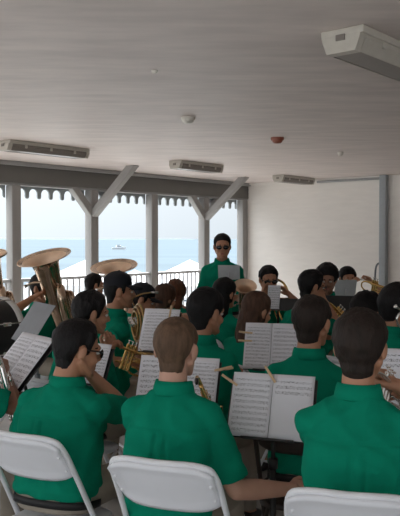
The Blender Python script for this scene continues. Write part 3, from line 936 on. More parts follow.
# ================================================================== chairs
def make_chair(M, label):
    r = empty('folding_chair', M); tag(r, label, 'chair', 'white folding chairs of the band')
    # outer steel tube: front feet, up behind the back, round the top
    xs = .213
    path = []
    for s in (-1, 1):
        side = [V((s * .232, .245, .02)), V((s * .222, .05, .40)), V((s * .214, -.095, .66)), V((s * .205, -.180, .80))]
        path.append(side)
    bm = bmesh.new()
    pts = catmull(path[0] + [V((-.155, -.207, .838)), V((0, -.226, .843)), V((.155, -.207, .838))] + list(reversed(path[1])), 6)
    tube(bm, pts, .0115, 10)
    build('frame', bm, MT['white_tube'], r)
    # moulded back panel, hollow towards the sitter, with a raised rim
    bm = bmesh.new()
    nx, nz = 24, 12
    def bp(u, v, off):
        # u -1..1 across, v 0..1 up
        wd = .200 + .006 * v
        z = .655 + .182 * v
        ex = abs(u) ** 5
        z -= .030 * ex * v * v; z += .030 * ex * (1 - v) ** 2 * .9
        y = -.093 - .114 * v - .030 * (1 - u * u) 
        n = V((0, -.85, -.5)).normalized()
        return V((u * wd, y, z)) + n * off
    for off, nm in ((0, 0), (1, 1)):
        pass
    def thick(u, v):
        e = min(1 - abs(u), min(v, 1 - v) * .9)
        return .011 if e < .085 else .006
    fr = [[bm.verts.new(bp(-1 + 2 * i / nx, j / nz, thick(-1 + 2 * i / nx, j / nz))) for i in range(nx + 1)] for j in range(nz + 1)]
    bk = [[bm.verts.new(bp(-1 + 2 * i / nx, j / nz, -.007)) for i in range(nx + 1)] for j in range(nz + 1)]
    for j in range(nz):
        for i in range(nx):
            bm.faces.new((fr[j][i], fr[j][i + 1], fr[j + 1][i + 1], fr[j + 1][i])); bm.faces.new((bk[j][i], bk[j + 1][i], bk[j + 1][i + 1], bk[j][i + 1]))
    for i in range(nx):
        for j in (0, nz): bm.faces.new((fr[j][i], fr[j][i + 1], bk[j][i + 1], bk[j][i]))
    for j in range(nz):
        for i in (0, nx): bm.faces.new((fr[j][i], fr[j + 1][i], bk[j + 1][i], bk[j][i]))
    bmesh.ops.remove_doubles(bm, verts=bm.verts, dist=1e-5)
    p = build('backrest', bm, MT['white_plastic'], r)
    for s in (-1, 1):
        for v in (.25, .7):
            bm = bmesh.new(); c = bp(s * .93, v, .012); ellipsoid(bm, c, (.007, .005, .007), seg=10, rings=6); build('rivet', bm, MT['white_tube'], p)
    # seat
    bm = bmesh.new(); rings = []
    for f, z in ((.96, .405), (1.0, .412), (1.0, .424), (.97, .432), (.90, .429), (.5, .426)):
        rings.append([V((q.x, q.y, z)) for q in rects(V((0, .035, 0)), .205 * f, .20 * f, 0, 40, 4.5)])
    ring_loft(bm, rings); build('seat', bm, MT['white_plastic'], r, angle=50)
    for s in (-1, 1):
        bm = bmesh.new(); tube(bm, [V((s * .195, .17, .405)), V((s * .20, .0, .26)), V((s * .205, -.235, .02))], .0105, 10); build('leg', bm, MT['white_tube'], r)
        bm = bmesh.new(); capsule(bm, V((s * .205, -.235, .014)), V((s * .205, -.235, .03)), .014, .015); build('rubber_foot', bm, MT['rubber'], r)
        bm = bmesh.new(); capsule(bm, V((s * .232, .245, .014)), V((s * .232, .245, .03)), .014, .015); build('rubber_foot', bm, MT['rubber'], r)
    bm = bmesh.new(); tube(bm, [V((-.203, -.16, .10)), V((.203, -.16, .10))], .008, 8); build('stretcher', bm, MT['white_tube'], r)
    bm = bmesh.new(); tube(bm, [V((-.228, .16, .17)), V((.228, .16, .17))], .008, 8); build('stretcher', bm, MT['white_tube'], r)
    for ch in r.children_recursive: ch.data.transform(Matrix.Scale(.94, 4, V((1, 0, 0))))
    return r
CHAIR0 = [None]
def chair_for(key, label, dy=0.0, dyaw=0.0, dx=0.0, dark=False):
    P = PEOPLE[key]
    M = P['M'] @ Matrix.Translation(V((dx, dy - .050, 0))) @ Matrix.Rotation(-R(dyaw), 4, 'Z')
    if CHAIR0[0] is None:
        CHAIR0[0] = make_chair(M, label); return CHAIR0[0]
    c = copy_tree(CHAIR0[0]); c.matrix_world = M; c['label'] = label
    if dark:
        for ch in c.children_recursive:
            ch.data = ch.data.copy(); ch.data.materials[0] = MT['brown_chair']
    return c

# ================================================================== music stands and pages
def page_mesh(w, h, th=.0012, bow=.006):
    bm = bmesh.new(); uvl = bm.loops.layers.uv.new('UVMap')
    nx, nz = 8, 10
    def P(i, j, o):
        u, v = i / nx, j / nz
        return V(((u - .5) * w, o + -bow * math.sin(u * PI) * (1 - .3 * v), v * h))
    g = [[[bm.verts.new(P(i, j, o)) for i in range(nx + 1)] for j in range(nz + 1)] for o in (0, th)]
    def F(vs, uvs):
        f = bm.faces.new(vs)
        for l, q in zip(f.loops, uvs): l[uvl].uv = q
    for j in range(nz):
        for i in range(nx):
            q = [(i / nx, j / nz), ((i + 1) / nx, j / nz), ((i + 1) / nx, (j + 1) / nz), (i / nx, (j + 1) / nz)]
            F((g[0][j][i], g[0][j][i + 1], g[0][j + 1][i + 1], g[0][j + 1][i]), q)
            F((g[1][j][i + 1], g[1][j][i], g[1][j + 1][i], g[1][j + 1][i + 1]), [(0, 0)] * 4)
    for i in range(nx):
        for j in (0, nz): F((g[0][j][i], g[0][j][i + 1], g[1][j][i + 1], g[1][j][i]), [(0, 0)] * 4)
    for j in range(nz):
        for i in (0, nx): F((g[0][j][i], g[0][j + 1][i], g[1][j + 1][i], g[1][j][i]), [(0, 0)] * 4)
    bmesh.ops.recalc_face_normals(bm, faces=bm.faces)
    me = bpy.data.meshes.new('sheet_music'); bm.to_mesh(me); bm.free(); smooth(me, True)
    return me

def music_stand(px, py, depth, yaw, tilt, label, pages=(), w=.42, h=.27, m='black', pw=.215, ph=.29, solid=True, roll=0, plift=.012, pxo=0.0):
    """px,py = middle of the desk; yaw = which way its reader faces; pages = [(material index, label)]"""
    c = at(px, py, depth)
    base = V((c.x, c.y, 0))
    M = Matrix.Translation(base) @ Matrix.Rotation(-R(yaw), 4, 'Z')
    r = empty('music_stand', M); tag(r, label, 'music stand', 'music stands of the band')
    z0 = c.z
    D = Matrix.Translation(V((0, 0, z0))) @ Matrix.Rotation(-R(tilt), 4, 'X') @ Matrix.Rotation(R(roll), 4, 'Y')   # desk frame: reader on -y, top leans away
    bm = bmesh.new()
    if solid:
        box(bm, (0, .008, 0), (w, .003, h), D, bev=.001)
    else:
        for x in (-.5, -.17, .17, .5): bar(bm, D @ V((x * w, .008, -h / 2)), D @ V((x * w, .008, h / 2)), .008, .004)
        for z in (-.5, 0, .5): bar(bm, D @ V((-w / 2, .008, z * h)), D @ V((w / 2, .008, z * h)), .008, .004)
    dk = build('desk', bm, MT[m], r, sm=False)
    bm = bmesh.new(); box(bm, (0, -.006, -h / 2 - .002), (w * .6, .026, .003), D); box(bm, (0, -.018, -h / 2 + .001), (w * .6, .003, .007), D); build('ledge', bm, MT[m], r, sm=False)
    bm = bmesh.new(); tube(bm, [D @ V((0, .012, 0)), D @ V((0, .04, -.04)), V((0, .035, z0 - .16)), V((0, .035, .62))], .009, 10); build('upper_shaft', bm, MT[m], r)
    bm = bmesh.new(); tube(bm, [V((0, .035, .68)), V((0, .035, .10))], .013, 10); build('lower_shaft', bm, MT[m], r)
    bm = bmesh.new(); cyl(bm, V((0, .035, .66)), V((0, .035, .70)), .02); build('height_collar', bm, MT[m], r)
    for a in (90, 210, 330):
        bm = bmesh.new()
        q = V((math.cos(R(a)), math.sin(R(a)), 0))
        o = V((0, .035, 0))
        tube(bm, catmull([o + V((0, 0, .20)) + q * .012, o + q * .10 + V((0, 0, .14)), o + q * .22 + V((0, 0, .012))], 4), .0075, 8); build('leg', bm, MT[m], r)
    WM = M @ D
    n = len(pages)
    out = []
    for i, (mi, lb) in enumerate(pages):
        x = (i - (n - 1) / 2) * (pw + .002) + pxo
        me = page_mesh(pw, ph, bow=.005 if i % 2 else .007)
        o = link('sheet_music', me, PAGES[mi])
        o.matrix_world = WM @ Matrix.Translation(V((x, -.0045 - .0005 * i, -h / 2 + .003))) @ Matrix.Rotation(R(.5 + .4 * i), 4, 'X') 
        tag(o, lb, 'sheet music', 'sheets of music on the stands'); out.append(o)
    return dict(root=r, WM=WM, h=h, ph=ph, pw=pw, w=w)

PIN0 = [None]
def clothespin(st, x, z, ang, label, L=.085):
    """wooden clothespin gripping the page edge at x,z of the desk; ang in the desk plane"""
    M = st['WM'] @ Matrix.Translation(V((x, -.006, z))) @ Matrix.Rotation(R(ang), 4, 'Y')
    if PIN0[0] is None:
        r = empty('clothespin', M)
        for s in (-1, 1):
            bm = bmesh.new()
            rings = []
            for xx, a, b in ((-.5, .0015, .006), (-.3, .0015, .0085), (.0, .003, .0095), (.25, .006, .013), (.5, .010, .0145)):
                rings.append([V((xx * .085, s * a, -.005)), V((xx * .085, s * b, -.005)), V((xx * .085, s * b, .005)), V((xx * .085, s * a, .005))])
            ring_loft(bm, rings); build('prong', bm, MT['wood'], r, sm=False)
        bm = bmesh.new(); pts = [V((.002 + .006 * math.cos(t), .004 * math.sin(t) , -.0065 + .013 * t / (6 * PI))) for t in [k * 6 * PI / 40 for k in range(41)]]
        tube(bm, pts, .0012, 6); build('spring', bm, MT['silver'], r)
        PIN0[0] = r
    else:
        r = copy_tree(PIN0[0]); r.matrix_world = M
    tag(r, label, 'clothespin', 'wooden clothespins holding the music')
    return r

# ================================================================== instruments
def bell_profile(r_end, r0, L, n=14, p=3.2):
    out = []
    for k in range(n + 1):
        f = k / n
        out.append((r0 + (r_end - r0) * (f ** p) * (0.55 + 0.45 * f), L * f))
    return out
def bell(name, parent, M, r_end, r0, L, m, p=3.2, seg=36):
    pr = bell_profile(r_end, r0, L, p=p)
    inner = [(max(.002, r - .0025), z - .001) for r, z in reversed(pr)]
    bm = bmesh.new()
    lathe(bm, pr + [(r_end + .003, L + .001), (r_end, L + .003)] + inner, seg, M)
    return build(name, bm, m, parent)
TO_Y = Matrix.Rotation(-PI / 2, 4, 'X')     # lathe axis z -> +y

def valve(parent, x, y, z0, z1, m, r=.0095, name='valve'):
    bm = bmesh.new(); lathe(bm, [(r, z0), (r * 1.12, z0 + .004), (r, z0 + .01), (r, z1 - .01), (r * 1.12, z1 - .005), (r, z1)], 16, Matrix.Translation(V((x, y, 0))), True, True)
    v = build(name, bm, m, parent, angle=40)
    bm = bmesh.new(); lathe(bm, [(.003, z1), (.003, z1 + .018), (.008, z1 + .019), (.008, z1 + .023)], 12, Matrix.Translation(V((x, y, 0))), True, True)
    build('finger_button', bm, MT['silver'], v, angle=40)

def trumpet(M, label, m, cat='trumpet', name='trumpet'):
    r = empty(name, M); tag(r, label, cat)
    bm = bmesh.new(); lathe(bm, [(.0085, 0), (.0125, .002), (.0125, .006), (.007, .022), (.005, .05), (.0055, .085)], 16, TO_Y, True, True); build('mouthpiece', bm, MT['silver'], r)
    bm = bmesh.new(); tube(bm, catmull([(-.018, .07, 0), (-.018, .2, 0), (-.018, .33, 0), (-.018, .368, -.02), (-.016, .375, -.045), (-.012, .365, -.075), (-.008, .33, -.09), (0, .24, -.09)], 5), .0065, 10); build('lead_pipe', bm, m, r)
    bm = bmesh.new(); tube(bm, catmull([(0, .17, -.085), (.006, .09, -.088), (.012, .045, -.070), (.016, .035, -.045), (.018, .045, -.02), (.018, .09, 0), (.018, .2, 0), (.018, .30, 0)], 5), [.0065] * 20 + [.007 + .0002 * k for k in range(16)], 10); build('bell_bow', bm, m, r)
    bell('bell', r, Matrix.Translation(V((.018, .28, 0))) @ TO_Y, .062, .0095, .22, m)
    for k in range(3): valve(r, 0, .165 + .026 * k, -.125, .035, m)
    bm = bmesh.new(); tube(bm, [V((0.018, .24 + .013 * math.cos(a), .018 + .013 * math.sin(a) - .003)) for a in [2 * PI * k / 14 for k in range(14)]], .0022, 6, closed=True); build('finger_ring', bm, m, r)
    bm = bmesh.new(); tube(bm, catmull([(.012, .22, -.06), (.02, .27, -.055), (.02, .31, -.05), (.02, .315, -.04), (.02, .27, -.035), (.012, .22, -.035)], 4), .005, 8); build('valve_slide', bm, m, r)
    return r

def trombone(M, label, m, ext=.62):
    r = empty('trombone', M); tag(r, label, 'trombone')
    bm = bmesh.new(); lathe(bm, [(.011, 0), (.0155, .002), (.0155, .006), (.009, .03), (.006, .06), (.007, .09)], 16, TO_Y, True, True); build('mouthpiece', bm, MT['silver'], r)
    bm = bmesh.new(); tube(bm, [(0, .07, 0), (0, ext, 0)], .0072, 10); tube(bm, [(0, .12, -.085), (0, ext, -.085)], .0072, 10)
    tube(bm, [V((0, ext + .0425 * math.sin(a), -.0425 + .0425 * math.cos(a))) for a in [PI * k / 10 for k in range(11)]], .0085, 10); build('slide', bm, m, r)
    bm = bmesh.new(); cyl(bm, (0, .15, .004), (0, .15, -.089), .005); build('slide_brace', bm, m, r)
    bm = bmesh.new(); cyl(bm, (0, .27, .004), (0, .27, -.089), .005); build('slide_brace', bm, m, r)
    bm = bmesh.new(); tube(bm, catmull([(0, .13, -.085), (-.02, .0, -.085), (-.028, -.13, -.085), (-.045, -.20, -.085), (-.095, -.24, -.085), (-.165, -.20, -.085), (-.19, -.13, -.085), (-.19, .02, -.085), (-.19, .15, -.085)], 5), [.0085 + .0001 * k for k in range(41)], 10); build('tuning_bow', bm, m, r)
    bell('bell', r, Matrix.Translation(V((-.19, .10, -.085))) @ TO_Y, .104, .013, .36, m, p=3.6)
    bm = bmesh.new(); cyl(bm, (-.004, .03, -.085), (-.19, .03, -.085), .005); build('bell_brace', bm, m, r)
    return r

def tuba(M, label, m, H=.95, rb=.215, name='tuba', cat='tuba'):
    """z up along the bell, player on the -y side"""
    r = empty(name, M); tag(r, label, cat)
    prof = []
    zt = H
    for f, rr in ((0, .058), (.2, .066), (.4, .078), (.55, .084), (.72, .092), (.86, .101), (.925, .113), (.955, .130), (.975, .155), (.988, .182), (1.0, rb)):
        prof.append((rr, .22 + (zt - .22) * f))
    inner = [(a - .004, z - .001) for a, z in reversed(prof)]
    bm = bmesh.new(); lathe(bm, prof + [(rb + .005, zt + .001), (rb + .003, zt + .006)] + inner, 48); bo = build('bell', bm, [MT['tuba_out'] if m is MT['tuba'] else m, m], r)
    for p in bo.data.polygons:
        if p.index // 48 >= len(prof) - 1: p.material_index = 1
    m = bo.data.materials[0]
    bm = bmesh.new()
    pts = catmull([(0, 0, .26), (0, 0, .14), (.04, 0, .055), (.12, 0, .03), (.20, 0, .06), (.235, 0, .15), (.235, 0, .30), (.235, .0, .50), (.22, .01, .60), (.17, .03, .645), (.12, .05, .60), (.11, .06, .48), (.11, .07, .30)], 6)
    tube(bm, pts, [.060 - .040 * k / (len(pts) - 1) for k in range(len(pts))], 16); build('main_bow', bm, m, r)
    for a, b in ((.05, 0), (.085, .015)):
        bm = bmesh.new()
        tube(bm, catmull([(-.06 + a, .085 + b, .25), (-.07 + a, .095 + b, .42), (-.03 + a, .10 + b, .54), (.04 + a, .10 + b, .56), (.10 + a, .095 + b, .50), (.11 + a, .09 + b, .34), (.07 + a, .09 + b, .20), (.0 + a, .09 + b, .18)], 6, closed=True), .014, 12, closed=True); build('tubing_loop', bm, m, r)
    for k in range(4):
        x = .02 + .036 * k
        bm = bmesh.new(); lathe(bm, [(.014, .24), (.017, .246), (.014, .255), (.014, .40), (.017, .405), (.014, .412)], 16, Matrix.Translation(V((x, .135, 0))), True, True); v = build('valve', bm, MT['silver'], r, angle=40)
        bm = bmesh.new(); lathe(bm, [(.004, .41), (.004, .44), (.011, .442), (.011, .448)], 12, Matrix.Translation(V((x, .135, 0))), True, True); build('finger_button', bm, MT['silver'], v, angle=40)
    bm = bmesh.new(); tube(bm, catmull([(.11, .07, .52), (.08, .03, .66), (.02, -.10, .70), (-.02, -.16, .70)], 5), .009, 10); build('lead_pipe', bm, m, r)
    bm = bmesh.new(); lathe(bm, [(.008, 0), (.010, .03), (.016, .05), (.018, .056), (.012, .058)], 14, Matrix.Translation(V((-.018, -.155, .70))) @ Matrix.Rotation(R(100), 4, 'X'), True, True); build('mouthpiece', bm, MT['silver'], r)
    return r

def saxophone(M, label, m, sc=1.0):
    """mouthpiece near the origin; body hangs down -z; bell turns up on the +y side"""
    r = empty('saxophone', M); tag(r, label, 'saxophone')
    bm = bmesh.new(); tube(bm, catmull([(0, -.02 * sc, .005), (0, .03, .008), (0, .07, .012)], 4), [.007, .0085, .010, .0115, .012, .012, .012, .012, .011][:9], 12); build('mouthpiece', bm, MT['black'], r)
    bm = bmesh.new(); tube(bm, catmull([(0, .06, .011), (0, .11, .016), (0, .15, .005), (0, .165, -.04)], 5), [.008 + .0003 * k for k in range(16)], 12); build('neck', bm, m, r)
    pts = catmull([(0, .165, -.035), (0, .17, -.18), (0, .175, -.36), (0, .18, -.48), (0, .20, -.545), (0, .245, -.565), (0, .285, -.535), (0, .297, -.46), (0, .305, -.36)], 6)
    bm = bmesh.new(); tube(bm, pts, [.0125 + .026 * k / (len(pts) - 1) for k in range(len(pts))], 18); build('body', bm, m, r)
    bell('bell', r, Matrix.Translation(V((0, .304, -.38))) @ Matrix.Rotation(R(-6), 4, 'X'), .062, .038, .15, m, p=2.2)
    for k in range(9):
        z = -.10 - .042 * k
        bm = bmesh.new(); rr = .0095 + .001 * k
        lathe(bm, [(rr * .7, 0), (rr, .002), (rr, .007), (rr * .4, .009)], 14, Matrix.Translation(V((.004 * (-1) ** k, .172 + .002 * k + .0135 + .0019 * k + .002, z))) @ TO_Y, True, True); build('key_cup', bm, MT['silver'] if k % 3 == 0 else m, r, angle=40)
    for s in (-1, 1):
        bm = bmesh.new(); tube(bm, [(s * .017, .185, -.08), (s * .021, .188, -.28), (s * .028, .195, -.47)], .0028, 6); build('key_rod', bm, m, r)
        for z in (-.12, -.2, -.3, -.4):
            bm = bmesh.new(); ellipsoid(bm, (s * (.023 + .02 * abs(z) * .4), .18, z), (.007, .011, .016), seg=10, rings=8); build('side_key', bm, MT['silver'] if z > -.25 else m, r)
    return r

def french_horn(M, label, m):
    r = empty('french_horn', M); tag(r, label, 'french horn')
    for q, (R_, y, rr) in enumerate(((.145, 0, .009), (.125, .018, .0085), (.095, .03, .008))):
        bm = bmesh.new(); tube(bm, [V((R_ * math.cos(a), y, R_ * math.sin(a))) for a in [2 * PI * k / 36 for k in range(36)]], rr, 10, closed=True); build('coil', bm, m, r)
    bm = bmesh.new(); pts = catmull([(.145, 0, 0), (.14, -.01, -.08), (.08, -.02, -.16), (-.02, -.03, -.18), (-.10, -.04, -.17)], 5)
    tube(bm, pts, [.010 + .0012 * k for k in range(len(pts))], 12); build('bell_tail', bm, m, r)
    bell('bell', r, Matrix.Translation(V((-.07, -.036, -.175))) @ Matrix.Rotation(R(-100), 4, 'Y') @ Matrix.Rotation(R(15), 4, 'X'), .15, .033, .24, m, p=2.6)
    for k in range(3):
        bm = bmesh.new(); lathe(bm, [(.015, -.03), (.018, -.026), (.018, .026), (.015, .03)], 16, Matrix.Translation(V((-.04 + .042 * k, .045, .02))) @ TO_Y, True, True); build('valve', bm, MT['silver'], r, angle=40)
    bm = bmesh.new(); tube(bm, catmull([(.09, .02, .10), (.03, .06, .19), (0, .0, .24), (0, -.07, .25)], 5), .0055, 8); build('lead_pipe', bm, m, r)
    bm = bmesh.new(); cyl(bm, (0, -.065, .25), (0, -.12, .25), .005, .009); build('mouthpiece', bm, MT['silver'], r)
    return r

def clarinet(M, label):
    r = empty('clarinet', M); tag(r, label, 'clarinet')
    bm = bmesh.new(); lathe(bm, [(.005, 0), (.009, .05), (.0125, .08), (.0135, .09)], 14, TO_Y, True, True); build('mouthpiece', bm, MT['black'], r)
    bm = bmesh.new(); lathe(bm, [(.013, .09), (.0145, .10), (.0125, .12), (.0125, .52), (.016, .58), (.029, .65), (.03, .655)], 20, TO_Y, True, True); build('body', bm, MT['black'], r)
    for y in (.12, .33, .54): 
        bm = bmesh.new(); lathe(bm, [(.0145, y), (.0158, y + .003), (.0145, y + .010)], 20, TO_Y, True, True); build('ring', bm, MT['silver'], r)
    for k in range(8):
        bm = bmesh.new(); lathe(bm, [(.006, .0125), (.008, .014), (.008, .017)], 12, Matrix.Translation(V((0, .17 + .045 * k, 0))), True, True); build('key', bm, MT['silver'], r, angle=40)
    bm = bmesh.new(); tube(bm, [(.012, .14, .006), (.013, .50, .006)], .0025, 6); build('key_rod', bm, MT['silver'], r)
    return r
# ================================================================== the band
FR = 18
# ---- front row, seen from behind
person('p1', 57, 3.08, 'seated person in sunglasses with black hair and green shirt, forearm raised to the face',
       top=1.262, face=24, lean=10, yaw=34, nod=12, hair='short', hmat='hair_black', htop=.022, hside=.014, hlump=.006, glasses='sun', hi=True,
       rh=local_target(57, 3.08, 24, 90, 374, 3.26), rpole=(.8, .1, -1), lh=local_target(57, 3.08, 24, 70, 425, 3.36), lpole=(-1, 0, -.6), build_w=1.04, pleat=-.03, wrinkle=.008)
person('p2', 169, 2.80, 'seated person with short light brown hair and green shirt, bare forearm held towards the knee',
       top=1.30, face=17, lean=7, yaw=3, nod=4, hair='short', hmat='hair_light', htop=.016, hside=.007, hlump=.004, skin='skin_pale', hi=True,
       rh=local_target(169, 2.80, 17, 290, 489, 2.88), rpole=(-.1, -.4, -1), rcurl=0, lh=(-.06, .30, .80), lpole=(-.1, -.6, -.9), pleat=0.0, wrinkle=.008, build_w=.97)
person('p3', 358, 2.43, 'nearest seated person, thick dark brown hair and green shirt, hand on silver trumpet valves',
       top=1.362, face=17, lean=6, yaw=6, nod=3, hair='bushy', hmat='hair_dark', htop=.024, hside=.016, hlump=.007, hi=True, skin='skin',
       rh=local_target(358, 2.43, 17, 400, 388, 2.70), rpole=(1, -.2, -.8), lh=local_target(358, 2.43, 17, 381, 398, 2.80), lpole=(-1, -.2, -.7), pleat=.012, wrinkle=.008, build_w=1.0)
# ---- second row
person('p4', 307, 3.40, 'person with bushy dark hair and green shirt, seated behind the two open pages',
       top=1.335, face=18, lean=8, yaw=12, nod=6, hair='bushy', hmat='hair_dark', htop=.022, hside=.014, hlump=.007, hi=True)
person('p5', 199, 3.80, 'person with black hair and green shirt, seated just beyond the light brown haired one',
       top=1.345, face=24, lean=9, yaw=22, nod=8, hair='bushy', hmat='hair_black', htop=.024, hside=.018, hlump=.007, hi=True, dx=-.02)
person('p6', 77, 4.15, 'person with dark hair in profile, green shirt, seated beyond the front sunglasses wearer',
       top=1.308, face=34, lean=8, yaw=30, nod=8, hair='bushy', hmat='hair_black', htop=.022, hside=.014, hlump=.008, hi=True,
       rh=local_target(77, 4.15, 34, 110, 352, 4.38), lh=local_target(77, 4.15, 34, 104, 358, 4.42))
# ---- beyond
person('p7', 108, 5.0, 'person in black cap and green shirt in profile, bare arm reaching to a gold horn',
       top=1.375, face=62, lean=6, yaw=14, nod=4, cap=True, hmat='hair_black', hi=True, sleeve=.30,
       rh=local_target(108, 5.0, 62, 130, 362, 4.75), rpole=(.3, -.9, -.4), lh=local_target(108, 5.0, 62, 139, 345, 5.0))
person('p8', 126, 5.75, 'person in dark cap and green shirt looking down behind a gold french horn',
       top=1.265, face=78, lean=10, yaw=8, nod=18, cap=True, hmat='hair_black', hi=False, lh=(-.08, .28, .86), rh=(.14, .22, .80))
person('p9', 150, 6.45, 'person seated by the railing, darker of the two auburn heads',
       top=1.18, face=42, lean=20, yaw=10, nod=12, hair='long', hmat='hair_brown', htop=.026, hside=.02, hlump=.008, long=.26)
person('p9b', 172, 7.15, 'auburn haired person with a wide mop of hair, redder of the two by the railing',
       top=1.17, face=8, lean=22, yaw=4, nod=14, hair='long', hmat='hair_auburn', htop=.03, hside=.03, hlump=.012, long=.24, build_w=.95)
person('p10', 222, 7.4, 'standing conductor in sunglasses and green shirt, facing the band before the corner post',
       top=1.655, face=186, lean=0, yaw=-6, nod=4, hair='short', hmat='hair_black', htop=.022, hside=.010, hlump=.005, glasses='sun', stand=True, hi=True,
       rh=(.17, .26, 1.02), rpole=(.3, -.6, -.9), lh=(-.15, .28, 1.04), lpole=(-.3, -.6, -.9), rcurl=0)
person('p11', 219, 5.85, 'person with long black hair down the back of a green shirt, before the conductor',
       top=1.297, face=38, lean=6, yaw=8, nod=6, hair='long', hmat='hair_black', htop=.018, hside=.014, long=.44, build_w=.92)
person('p12', 245, 4.7, 'person with long brown hair, seated behind the page clipped with two level clothespins',
       top=1.27, face=40, lean=10, yaw=12, nod=12, hair='long', hmat='hair_brown', htop=.020, hside=.010, long=.30, build_w=.92, skin='skin')
person('p13', 267, 6.8, 'person in dark glasses facing us behind a trombone bell, green shirt, before the white wall',
       top=1.362, face=172, lean=4, yaw=0, nod=8, hair='short', hmat='hair_black', htop=.022, hside=.010, glasses='sun', hi=True, skin='skin',
       lh=(-.16, .20, 1.10), rh=(.10, .22, 1.10))
person('p14', 287, 5.6, 'person in eyeglasses and green shirt in profile, playing a brass trumpet',
       top=1.365, face=62, lean=20, yaw=10, nod=8, hair='bushy', hmat='hair_black', htop=.024, hside=.014, glasses='clear', hi=True, skin='skin',
       rh=(.07, .30, 1.12), lh=(-.04, .32, 1.10))
person('p15', 327, 6.8, 'person with big curly black hair facing us, behind the player in glasses',
       top=1.385, face=192, lean=4, yaw=-4, nod=10, hair='bushy', hmat='hair_black', htop=.045, hside=.032, hlump=.014, skin='skin_dark')
person('p16', 346, 7.9, 'person with short dark hair, face half hidden behind a grey page against the white wall',
       top=1.305, face=176, lean=4, yaw=-4, nod=4, hair='bushy', hmat='hair_black', htop=.026, hside=.014, lh=(-.22, .24, 1.14), rh=(.02, .28, 1.08))
person('p17', 356, 4.9, 'person with tousled black hair bent low between the nearest head and the grey page',
       top=1.255, face=40, lean=14, yaw=6, nod=16, hair='bushy', hmat='hair_black', htop=.045, hside=.034, hlump=.014)
person('p18', 387, 4.4, 'person with a round mass of black hair, in front of the blue grey post',
       top=1.345, face=70, lean=6, yaw=6, nod=12, hair='bushy', hmat='hair_black', htop=.040, hside=.042, hlump=.008)
person('p19', 38, 6.35, 'person in green shirt hugging the tall tuba, face hidden behind it',
       top=1.31, face=120, lean=2, yaw=-6, nod=6, hair='bushy', hmat='hair_black', htop=.02, hside=.012, hi=True,
       rh=local_target(38, 6.35, 120, 31, 299, 6.1), rpole=(.6, -.5, -.9), lh=(-.10, .36, .95))
person('p20', 92, 8.0, 'person with black hair under the wide low tuba bell, in front of the railing',
       top=1.23, face=60, lean=2, yaw=4, nod=2, hair='bushy', hmat='hair_black', htop=.02, hside=.014)
person('p24', -34, 7.35, 'person at the photo edge hugging the tuba that is nearly out of the photo', top=1.27, face=60, lean=2, cap=False, hair='bushy', hmat='hair_black')
person('p22', -75, 3.40, 'person at the photo edge holding silver keys, only a hand and arm showing',
       top=1.28, face=30, lean=8, yaw=20, nod=8, hair='short', hmat='hair_black', skin='skin_dark', hi=True,
       rh=local_target(-75, 3.40, 30, 4, 372, 3.62), rpole=(1, -.2, -.8), lh=local_target(-75, 3.40, 30, -8, 400, 3.66))

CH = [('p1', 'white folding chair under the person in sunglasses, a belt showing below its back', 0, 2),
      ('p2', 'white folding chair under the person with short light brown hair', -.035, 3),
      ('p3', 'white folding chair nearest to us, under the person holding silver valves', -.0, -2)]
for k, lb, dy, dyaw in CH: chair_for(k, lb, dy, dyaw, .078 if k == 'p2' else 0)
REST = {'p4': 'bushy dark haired person behind the two page stand', 'p5': 'black haired person beyond the light brown haired one', 'p6': 'dark haired person in profile beyond the one in sunglasses',
        'p7': 'person in black cap with the long bare arm', 'p8': 'capped person with the french horn', 'p9': 'darker auburn haired person', 'p9b': 'wide mopped auburn haired person',
        'p11': 'person with long black hair', 'p12': 'person with long brown hair', 'p13': 'person in dark glasses by the trombone bell', 'p14': 'person in glasses playing the trumpet',
        'p15': 'person with big curly black hair', 'p16': 'person behind the grey page', 'p17': 'person with tousled black hair', 'p18': 'person with a round mass of black hair',
        'p19': 'player of the tall tuba', 'p20': 'player under the low tuba bell', 'p22': 'person holding silver keys', 'p24': 'person with the tuba that is nearly out of the photo'}
for k, lb in REST.items(): chair_for(k, ('dark brown' if k == 'p4' else 'white') + ' folding chair under the ' + lb, dark=(k == 'p4'))

# ---- stands with their music (px, py of the desk's middle, distance, way the reader faces, lean)
st5 = music_stand(271, 408, 2.98, 20, 24, 'black music stand carrying two open pages between the two nearest backs',
    [(0, 'page full of staves on the stand between the two nearest backs'), (2, 'page with only two printed staves, beside a full page')], w=.36, h=.255, pw=.170, ph=.262)
st4 = music_stand(177, 385, 3.38, 18, 22, 'black music stand with two pages in front of the light brown haired person',
    [(3, 'page half hidden behind the light brown head, its outer edge by the green sleeve'), (1, 'page beside the light brown haired head, by the ear')], w=.40, h=.235, pw=.192, ph=.245)
st6 = music_stand(271, 348, 4.3, 16, 20, 'black music stand with pages in front of the long brown haired person',
    [(1, 'page clipped with two level clothespins, before the long brown hair'), (0, 'page beside the clipped one, behind the bushy dark head')], w=.32, h=.265, pw=.158, ph=.275)
st3 = music_stand(159, 332, 4.72, 22, 24, 'black music stand with a single page beyond the light brown hair',
    [(1, 'single tall page on the stand beyond the light brown hair, below the auburn heads')], w=.265, h=.27, pw=.25, ph=.285)
st1 = music_stand(20, 361, 3.75, 52, 42, 'black music stand with slanting pages beside the black haired person in sunglasses',
    [(1, 'slanting page nearer the photo edge, beside the one in sunglasses'), (3, 'slanting page touching the black hair of the one in sunglasses')], w=.42, h=.29, pw=.185, ph=.30)
st2 = music_stand(93, 366, 3.75, 30, 26, 'music stand just past the sunglasses of the front player',
    [(1, 'small piece of page showing just past the sunglasses')], w=.2, h=.2, pw=.17, ph=.215)
st7 = music_stand(400, 383, 3.05, 20, 24, 'music stand at the photo edge beyond the silver trumpet',
    [(2, 'blank looking page at the photo edge beyond the silver trumpet')], w=.25, h=.24, pw=.23, ph=.26)
